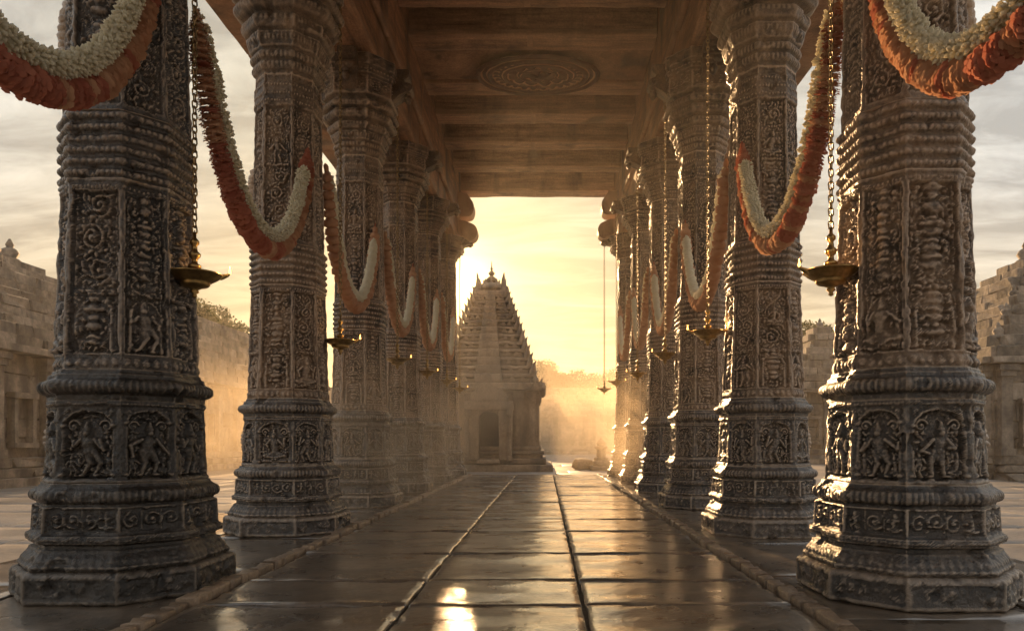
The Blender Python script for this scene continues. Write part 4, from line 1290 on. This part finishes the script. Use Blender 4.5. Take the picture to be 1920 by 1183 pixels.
# ------------------------------------------------------------------ flower garlands
def bloom(seed, r, th, lobes, ruff, seg=18, rings=6):
    """a ruffled flower disc, axis z"""
    rg = np.random.default_rng(seed)
    ph = rg.uniform(0, 6.28, 4)
    v = []
    for i in range(rings + 1):
        t = -math.pi / 2 + math.pi * i / rings
        for k in range(seg):
            a = 2 * math.pi * k / seg
            q = r * (0.30 + 0.70 * math.cos(t) ** 0.5 if math.cos(t) > 1e-6 else 0.30)
            q *= 1 + ruff * math.sin(a * lobes + ph[0] + i * 1.7) * math.cos(t) + ruff * 0.6 * rg.uniform(-1, 1)
            v.append((q * math.cos(a), q * math.sin(a), th * math.sin(t) * (1 + 0.25 * math.sin(a * 5 + ph[1])) ))
    f = []
    for i in range(rings):
        for k in range(seg):
            k2 = (k + 1) % seg
            f.append((i * seg + k, i * seg + k2, (i + 1) * seg + k2, (i + 1) * seg + k))
    return v, f


def petal_tuft(seed, r, th, n, pl):
    """a clump of small petals standing off a core, axis z"""
    rg = random.Random(seed)
    v, f = bloom(seed, r * 0.80, th, 7, 0.10, 12, 4)
    for _ in range(n):
        a = rg.uniform(0, 6.28); t = rg.uniform(-0.9, 0.9)
        base = Vector((r * 0.66 * math.cos(a), r * 0.66 * math.sin(a), th * t))
        d = Vector((math.cos(a), math.sin(a), rg.uniform(-0.5, 0.5))).normalized()
        s = d.cross(Vector((rg.uniform(-1, 1), rg.uniform(-1, 1), rg.uniform(-1, 1)))).normalized() * pl * 0.32
        m = base + d * pl * 0.6; e = base + d * pl
        i = len(v)
        v += [tuple(base - s * 0.4), tuple(m - s), tuple(e), tuple(m + s), ]
        f += [(i, i + 1, i + 2, i + 3)]
    return v, f


def blooms(name, fn, mats):
    out = []
    for i in range(5):
        v, f = fn(i)
        me = mesh_py(name, v, f, True); me.materials.append(mats[i % len(mats)]); out.append(me)
    return out


def bud_ring(seed, r, n=13):
    """two staggered whorls of jasmine buds round a core, axis z"""
    rg = random.Random(seed)
    v, f = bloom(seed, r * 0.62, 0.022, 5, 0.05, 8, 3)
    for w, zo in ((0, -0.010), (1, 0.010)):
        for k in range(n):
            a = 2 * math.pi * (k + 0.5 * w) / n + rg.uniform(-.12, .12)
            d = Vector((math.cos(a), math.sin(a), rg.uniform(-0.35, 0.35) + zo * 12)).normalized()
            s = d.cross(Vector((0, 0, 1))).normalized(); t = d.cross(s)
            L0, L1 = r * 0.45, r * rg.uniform(0.9, 1.12); q = r * rg.uniform(0.14, 0.19)
            c = Vector((0, 0, zo))
            i = len(v)
            m = c + d * (L0 + (L1 - L0) * 0.72)
            v += [tuple(c + d * L0)] + [tuple(m + s * q), tuple(m + t * q), tuple(m - s * q), tuple(m - t * q)] + [tuple(c + d * L1)]
            for e in range(4):
                f.append((i, i + 1 + e, i + 1 + (e + 1) % 4)); f.append((i + 5, i + 1 + (e + 1) % 4, i + 1 + e))
    return v, f


def marigold_head(seed, r, th):
    """frilled pompon: rings of short broad petals, axis z"""
    rg = random.Random(seed)
    v, f = bloom(seed, r * 0.74, th * 0.8, 9, 0.05, 14, 4)
    for ring, (zz, rr, n) in enumerate(((-0.8, 0.80, 13), (-0.3, 0.97, 15), (0.3, 1.0, 15), (0.8, 0.82, 13))):
        for k in range(n):
            a = 2 * math.pi * (k + 0.5 * (ring % 2)) / n + rg.uniform(-.1, .1)
            d = Vector((math.cos(a), math.sin(a), 0)); s = Vector((-math.sin(a), math.cos(a), 0))
            w = r * 0.26 * rg.uniform(0.8, 1.2); q = r * rr * rg.uniform(0.92, 1.10)
            z0, z1 = th * zz, th * zz + rg.uniform(-0.5, 0.5) * th
            i = len(v)
            v += [tuple(d * q * 0.66 + Vector((0, 0, z0))), tuple(d * q * 0.95 - s * w + Vector((0, 0, z1))), tuple(d * q * 1.04 + Vector((0, 0, z1 + th * 0.25))), tuple(d * q * 0.95 + s * w + Vector((0, 0, z1)))]
            f.append((i, i + 1, i + 2, i + 3))
    return v, f


WV = [bud_ring(50 + i, 0.074) for i in range(5)]
OV = [marigold_head(80 + i, 0.082, 0.024) for i in range(5)]


def mk(name, vf, mat):
    me = mesh_py(name, vf[0], vf[1], True); me.materials.append(mat); return me


WB = [mk("jasmine_tuft", x, M_WHITE) for x in WV]
OB = [mk("marigold", x, M_ORANGE) for x in OV]
RB = [mk("marigold", x, M_RED) for x in OV]
LOWW = [bloom(30 + i, 0.066, 0.03, 5, 0.16, 8, 3) for i in range(3)]
LOWO = [bloom(40 + i, 0.088, 0.04, 6, 0.12, 9, 3) for i in range(3)]


def sag_path(p, q, low, n=240, k=2.2):
    """hanging curve between p and q whose lowest point is at height low"""
    t = np.linspace(0, 1, n)
    c = (np.cosh(k * (2 * t - 1)) - 1) / (math.cosh(k) - 1)
    line_z = p[2] + (q[2] - p[2]) * t
    ends = min(p[2], q[2])
    z = low + (line_z - low) * c
    return np.stack([p[0] + (q[0] - p[0]) * t, p[1] + (q[1] - p[1]) * t, z], 1)


def walk(path, step, s0=0.0, s1=1e9):
    d = np.linalg.norm(np.diff(path, axis=0), axis=1); s = np.concatenate([[0], np.cumsum(d)])
    s1 = min(s1, s[-1]) if s1 > 0 else s[-1] + s1
    ss = np.arange(s0, s1, step)
    pts = np.stack([np.interp(ss, s, path[:, i]) for i in range(3)], 1)
    tg = np.stack([np.interp(np.minimum(ss + 0.01, s[-1]), s, path[:, i]) - np.interp(np.maximum(ss - 0.01, 0), s, path[:, i]) for i in range(3)], 1)
    return pts, tg / np.linalg.norm(tg, axis=1, keepdims=True)


def garland(label, p, q, low, near, side, seed):
    rg = random.Random(seed)
    root = thing("flower_garland", label, "garland", (0, 0, 0), 0, "flower garlands strung between the columns")
    path = sag_path(p, q, low)
    # push the strands apart inside the hanging plane: white on the inner side of the curve, orange on the outer
    tg = np.gradient(path, axis=0); tg /= np.linalg.norm(tg, axis=1, keepdims=True)
    up = np.array([0, 0, 1.0])
    ax = np.cross(tg, np.cross(up, tg)); ax = np.where(np.linalg.norm(ax, axis=1, keepdims=True) > 1e-6, ax / np.maximum(np.linalg.norm(ax, axis=1, keepdims=True), 1e-6), 0)
    ends = np.clip(np.minimum(np.linspace(0, 1, len(path)), 1 - np.linspace(0, 1, len(path))) / 0.06, 0, 1)[:, None]
    inn = np.array([-side * 0.35, 0, 0])
    wpath = path + ax * 0.062 * ends + inn * 0.05 * ends
    opath = path - ax * 0.068 * ends
    root.location = tuple(q)
    q = np.array(q)
    cord = put("cord", MB().tube([tuple(np.array(x) - q) for x in path[::6]] + [tuple(path[-1] - q)], 0.010, 5).mesh("cord"), M_RED, root)
    for nm, pth, step, meshes, alt, low_m, s0, s1 in (("jasmine_tuft", wpath, 0.041, WB, None, LOWW, 0.05, -0.30), ("marigold", opath, 0.050, OB, RB, LOWO, 0.03, -0.04)):
        pts, tgs = walk(pth, step, s0, s1)
        n = len(pts)
        acc = MB()
        for i in range(n):
            t = i / n
            e = min(1.0, 0.35 + min(i, n - 1 - i) * (0.16 if nm == "marigold" else 0.3))
            R = Vector(tgs[i]).to_track_quat('Z', 'Y').to_matrix().to_4x4() @ Matrix.Rotation(rg.uniform(0, 6.28), 4, 'Z')
            sc = e * rg.uniform(0.90, 1.12)
            M4 = Matrix.Translation(Vector(pts[i] - q)) @ R @ Matrix.Diagonal((sc, sc, rg.uniform(0.9, 1.15), 1))
            if near:
                red = alt is not None and rg.random() < 0.5 + 0.45 * math.sin(t * 9 + seed)
                o = put(nm, (alt if red else meshes)[rg.randrange(5)], None, root)
                o.matrix_local = M4
            else:
                v, f = low_m[rg.randrange(3)]
                if i % 2 == 0 or nm == "jasmine_tuft":
                    zs = 1.0 if nm == "jasmine_tuft" else 1.35
                    acc.add([M4 @ Vector((x, y, z * zs)) for x, y, z in v], f)
        if not near:
            o = put("jasmine_strand" if nm == "jasmine_tuft" else "marigold_strand", acc.mesh(nm + "_strand", True), M_WHITE if nm == "jasmine_tuft" else M_ORANGE, root)
            o["kind"] = "stuff"


GZ = [4.15, 4.15, 4.18, 4.30, 4.45, 4.62, 4.75]
GL = [2.78, 2.78, 2.82, 2.95, 3.08, 3.18]
gdesc = {0: "in front of the nearest {s} column", 1: "between the first and second {s} columns", 2: "between the second and third {s} columns",
         3: "between the third and fourth {s} columns", 4: "between the fourth and fifth {s} columns", 5: "between the fifth and last {s} columns"}
for s, X, YS in ((-1, LX, LY), (1, RX, RY)):
    for k in range(6):
        xin = X - s * 0.30
        p = (xin - s * 0.04, YS[k] + 0.24, GZ[k]); q = (xin, YS[k + 1] - 0.26, GZ[k + 1])
        garland("white and orange flower garland hanging " + gdesc[k].format(s=side_word(s)), p, q, GL[k] + 0.05, k < 2, s, 500 + k + (20 if s > 0 else 0))


# ------------------------------------------------------------------ hanging oil lamps
def link_mesh():
    b = MB(); n, m = 10, 5
    v = []
    for i in range(n):
        a = 2 * math.pi * i / n
        cx, cz = 0.016 * math.cos(a), 0.016 * math.sin(a) + (0.012 if math.sin(a) > 0 else -0.012)
        for k in range(m):
            t = 2 * math.pi * k / m
            v.append((cx + 0.0058 * math.cos(t) * math.cos(a), 0.0058 * math.sin(t), cz + 0.0058 * math.cos(t) * math.sin(a)))
    f = [(i * m + k, ((i + 1) % n) * m + k, ((i + 1) % n) * m + (k + 1) % m, i * m + (k + 1) % m) for i in range(n) for k in range(m)]
    b.add(v, f)
    return b


LINK = link_mesh(); LINKM = LINK.mesh("link", True); LINKM.materials.append(M_IRON)
BOWL = MB().lathe([(0.006, -0.125), (0.018, -0.115), (0.012, -0.10), (0.03, -0.085), (0.022, -0.07), (0.05, -0.055), (0.085, -0.045), (0.10, -0.03), (0.095, -0.018), (0.115, -0.010), (0.150, 0.012), (0.172, 0.032), (0.180, 0.036), (0.178, 0.044), (0.168, 0.043), (0.14, 0.026), (0.10, 0.012), (0.03, 0.006)], 28).mesh("bowl", True)
STEM = MB().lathe([(0.045, 0.004), (0.05, 0.025), (0.03, 0.04), (0.028, 0.07), (0.042, 0.085), (0.042, 0.10), (0.02, 0.115), (0.018, 0.14), (0.036, 0.16), (0.04, 0.18), (0.02, 0.20), (0.016, 0.235), (0.03, 0.25), (0.03, 0.27), (0.012, 0.29), (0.010, 0.33)], 14).mesh("stem", True)
FLM = MB().lathe([(0.002, 0), (0.008, 0.006), (0.0095, 0.016), (0.007, 0.03), (0.004, 0.042), (0.0006, 0.058)], 8).mesh("flame", True)
SPO = MB().tube([(0.155, 0, 0.030), (0.18, 0, 0.040), (0.208, 0, 0.052), (0.222, 0, 0.062)], [0.020, 0.018, 0.012, 0.006], 8).mesh("wick_spout", True)
for m, mt in ((BOWL, M_BRASS), (STEM, M_BRASS), (FLM, M_FLAME), (SPO, M_BRASS)): m.materials.append(mt)
LAMPS = [(-1, 365, 525, 4.8), (-1, 638, 645, 8.0), (-1, 745, 678, 11.1), (-1, 801, 700, 14.0), (-1, 838, 716, 16.9), (-1, 862, 730, 19.6),
         (1, 1558, 520, 4.6), (1, 1327, 628, 7.8), (1, 1247, 668, 10.8), (1, 1195, 703, 13.9), (1, 1156, 718, 16.9), (1, 1133, 731, 19.5)]
ldesc = ["beside the nearest {s} column", "beside the second {s} column", "beside the third {s} column", "beside the fourth {s} column", "beside the fifth {s} column", "at the far end of the {s} row"]
for i, (s, px, py, Y) in enumerate(LAMPS):
    k = i % 6
    x = (px - 1022) * Y / 1300; z = 1 + (826 - py) * Y / 1300
    t = thing("hanging_oil_lamp", "brass oil lamp hanging on a chain " + ldesc[k].format(s=side_word(s)), "lamp", (x, Y, z), 0, "brass oil lamps hung along the hall")
    put("bowl", BOWL, None, t); put("stem", STEM, None, t)
    turn = rng.uniform(-0.35, 0.35)
    for a in (0.15 + turn, math.pi + 0.1 + turn):
        sp = put("wick_spout", SPO, None, t, rot=(0, 0, a))
        put("flame", FLM, None, sp, (0.222, 0, 0.060))
        if k < 2:
            pl = bpy.data.lights.new("flame_light", 'POINT'); pl.energy = 0.9; pl.color = (1.0, 0.55, 0.2); pl.shadow_soft_size = 0.015
            lo = bpy.data.objects.new("flame_light", pl); C.objects.link(lo); lo.parent = sp; lo.location = (0.222, 0, 0.135)
    top = SOFFIT - 0.30 - z
    pitch = 0.0435
    n = int((top - 0.34) / pitch)
    if k < 2:
        ch = put("chain", MB().tube([(0, 0, 0.325), (0, 0, 0.345)], 0.004, 5).mesh("chain"), M_IRON, t)
        for j in range(n):
            put("link", LINKM, None, ch, (0, 0, 0.345 + j * pitch), (0, 0, (j % 2) * math.pi / 2 + rng.uniform(-.15, .15)))
    else:
        acc = MB()
        for j in range(n):
            R = Matrix.Translation((0, 0, 0.345 + j * pitch)) @ Matrix.Rotation((j % 2) * math.pi / 2, 4, 'Z') @ Matrix.Diagonal((1.15, 1.15, 1, 1))
            acc.add([R @ Vector(v) for v in LINK.v], LINK.f)
        put("chain", acc.mesh("chain", True), M_IRON, t)
    # hook arm back to the bracket of the column
    arm = abs((LX if s < 0 else RX) - x) - 0.55
    put("hook", MB().tube([(0, 0, top - 0.04), (0, 0, top + 0.02), (s * 0.04, 0, top + 0.06), (s * max(arm, 0.1), 0, top + 0.09)], 0.014, 6).mesh("hook"), M_IRON, t)


# ------------------------------------------------------------------ trees behind the walls
def tree(label, x, y, h, w, seed, n=15000, leaf=0.24):
    rg = np.random.default_rng(seed)
    t = thing("background_tree", label, "tree", (x, y, -0.16), 0, "trees behind the courtyard walls")
    b = MB()
    b.tube([(0, 0, 0), (0.1, 0, h * 0.3), (-0.1, 0.1, h * 0.55), (0.05, 0, h * 0.8)], [0.26, 0.2, 0.13, 0.05], 8)
    cl = []
    for i in range(24):
        a = rg.uniform(0, 6.28); r = w * 0.5 * math.sqrt(rg.uniform(0.05, 1)); zz = h * rg.uniform(0.45, 0.93)
        r *= 1.15 - 0.9 * max(0, (zz / h - 0.6)) / 0.4
        c = np.array([r * math.cos(a), r * math.sin(a), zz]); cl.append((c, w * rg.uniform(0.13, 0.24)))
        b.tube([(0, 0, zz * 0.62), tuple(c * np.array([.5, .5, .85])), tuple(c)], [0.09, 0.05, 0.02], 5)
    put("trunk", b.mesh("trunk", True), M_BARK, t)
    P = []
    per = n // len(cl)
    for c, r in cl:
        d = rg.normal(size=(per, 3)); d /= np.linalg.norm(d, axis=1, keepdims=True)
        rad = r * rg.uniform(0.25, 1.15, (per, 1)) ** 0.6
        P.append(c + d * rad * np.array([1, 1, 0.8]))
    P = np.concatenate(P)
    m = len(P)
    u = rg.normal(size=(m, 3)); u /= np.linalg.norm(u, axis=1, keepdims=True)
    v = np.cross(u, rg.normal(size=(m, 3))); v /= np.linalg.norm(v, axis=1, keepdims=True)
    s = leaf * rg.uniform(0.5, 1.1, (m, 1))
    co = np.stack([P - u * s * .5, P + v * s * .28, P + u * s * .5, P - v * s * .28], 1).reshape(-1, 3)
    F = np.arange(m * 4).reshape(-1, 4)
    o = put("crown", mesh_np("crown", co, F, False), M_LEAF, t)


trees = [(-20.5, 40, 9.6, 5, "leafy tree above the left gallery, nearer of two"), (-22.5, 50, 11.0, 6, "leafy tree above the left gallery, farther of two"),
         (-1.2, 70, 9.0, 6, "hazy tree just right of the temple tower, behind the back gallery"), (2.3, 73, 8.6, 5.5, "hazy tree in the middle, behind the back gallery"),
         (5.2, 70, 8.0, 5, "hazy tree near the right columns, behind the back gallery"), (0.6, 76, 9.6, 6, "taller hazy tree second from the temple tower, behind the back gallery"), (7.6, 74, 9.0, 6, "hazy tree hidden partly by the right columns, behind the back gallery"), (-19.0, 33, 9.0, 4.5, "leafy tree close beside the second left column, above the left gallery"), (17.8, 46, 9.3, 4, "small tree peeping over the pyramid roofed shrine on the right")]
for i, (x, y, h, w, lb) in enumerate(trees):
    tree(lb, x, y, h, w, 900 + i)

# ------------------------------------------------------------------ air
HZ = bpy.data.materials.new("dusty_air"); HZ.use_nodes = True
HZ.node_tree.nodes.clear()
_o = HZ.node_tree.nodes.new("ShaderNodeOutputMaterial"); _v = HZ.node_tree.nodes.new("ShaderNodeVolumePrincipled")
_v.inputs['Color'].default_value = (1.0, 0.93, 0.82, 1); _v.inputs['Density'].default_value = 0.0011; _v.inputs['Anisotropy'].default_value = 0.6
HZ.node_tree.links.new(_v.outputs[0], _o.inputs['Volume'])
hz = put("haze", MB().box(-165, 165, -45, 265, -2.2, 13.5).mesh("haze"), HZ)
hz["kind"] = "stuff"


def dust(x, y, z, rx, ry, rz, dens, seed):
    m = bpy.data.materials.new("drifting_dust"); m.use_nodes = True
    N, L = m.node_tree.nodes, m.node_tree.links
    N.clear()
    out = N.new("ShaderNodeOutputMaterial"); v = N.new("ShaderNodeVolumePrincipled")
    v.inputs['Color'].default_value = (1.0, 0.84, 0.62, 1); v.inputs['Anisotropy'].default_value = 0.5
    tc = N.new("ShaderNodeTexCoord")
    ln = N.new("ShaderNodeVectorMath"); ln.operation = 'LENGTH'; L.new(tc.outputs['Object'], ln.inputs[0])
    fall = N.new("ShaderNodeMapRange"); fall.interpolation_type = 'SMOOTHSTEP'; fall.inputs[1].default_value = 0.15; fall.inputs[2].default_value = 0.97; fall.inputs[3].default_value = 1; fall.inputs[4].default_value = 0
    L.new(ln.outputs['Value'], fall.inputs[0])
    nz = N.new("ShaderNodeTexNoise"); nz.inputs['Scale'].default_value = 1.9; nz.inputs['Detail'].default_value = 3
    mp = N.new("ShaderNodeMapping"); mp.inputs['Location'].default_value = (seed, seed * 2, 0); L.new(tc.outputs['Object'], mp.inputs[0]); L.new(mp.outputs[0], nz.inputs[0])
    r = N.new("ShaderNodeMapRange"); r.inputs[1].default_value = 0.30; r.inputs[2].default_value = 0.75; r.inputs[4].default_value = dens; L.new(nz.outputs[0], r.inputs[0])
    mu = N.new("ShaderNodeMath"); mu.operation = 'MULTIPLY'; L.new(fall.outputs[0], mu.inputs[0]); L.new(r.outputs[0], mu.inputs[1])
    L.new(mu.outputs[0], v.inputs['Density']); L.new(v.outputs[0], out.inputs['Volume'])
    bm = bmesh.new(); bmesh.ops.create_icosphere(bm, subdivisions=3, radius=1.0)
    me = bpy.data.meshes.new("dust_mist"); bm.to_mesh(me); bm.free()
    o = put("dust_mist", me, m, None, (x, y, z), (0, 0, 0), (rx, ry, rz))
    o["kind"] = "stuff"


dust(-2.5, 10.0, 0.9, 1.7, 2.6, 2.0, 0.32, 1.3)
dust(-2.6, 15.5, 1.0, 1.6, 3.2, 2.2, 0.26, 2.2)
dust(2.2, 16.0, 1.0, 1.5, 4.0, 2.0, 0.22, 5.2)
dust(-2.4, 23.0, 2.0, 5.0, 3.4, 3.6, 0.24, 4.1)
dust(3.2, 25.0, 1.6, 4.0, 4.5, 3.2, 0.14, 7.7)
dust(1.5, 47.0, 2.5, 14.0, 9.0, 6.5, 0.07, 9.7)
dust(-9.5, 21.0, 1.4, 4.0, 7.0, 3.2, 0.10, 11.7)  # dust added so its glow stands in for sunlight on the gallery wall
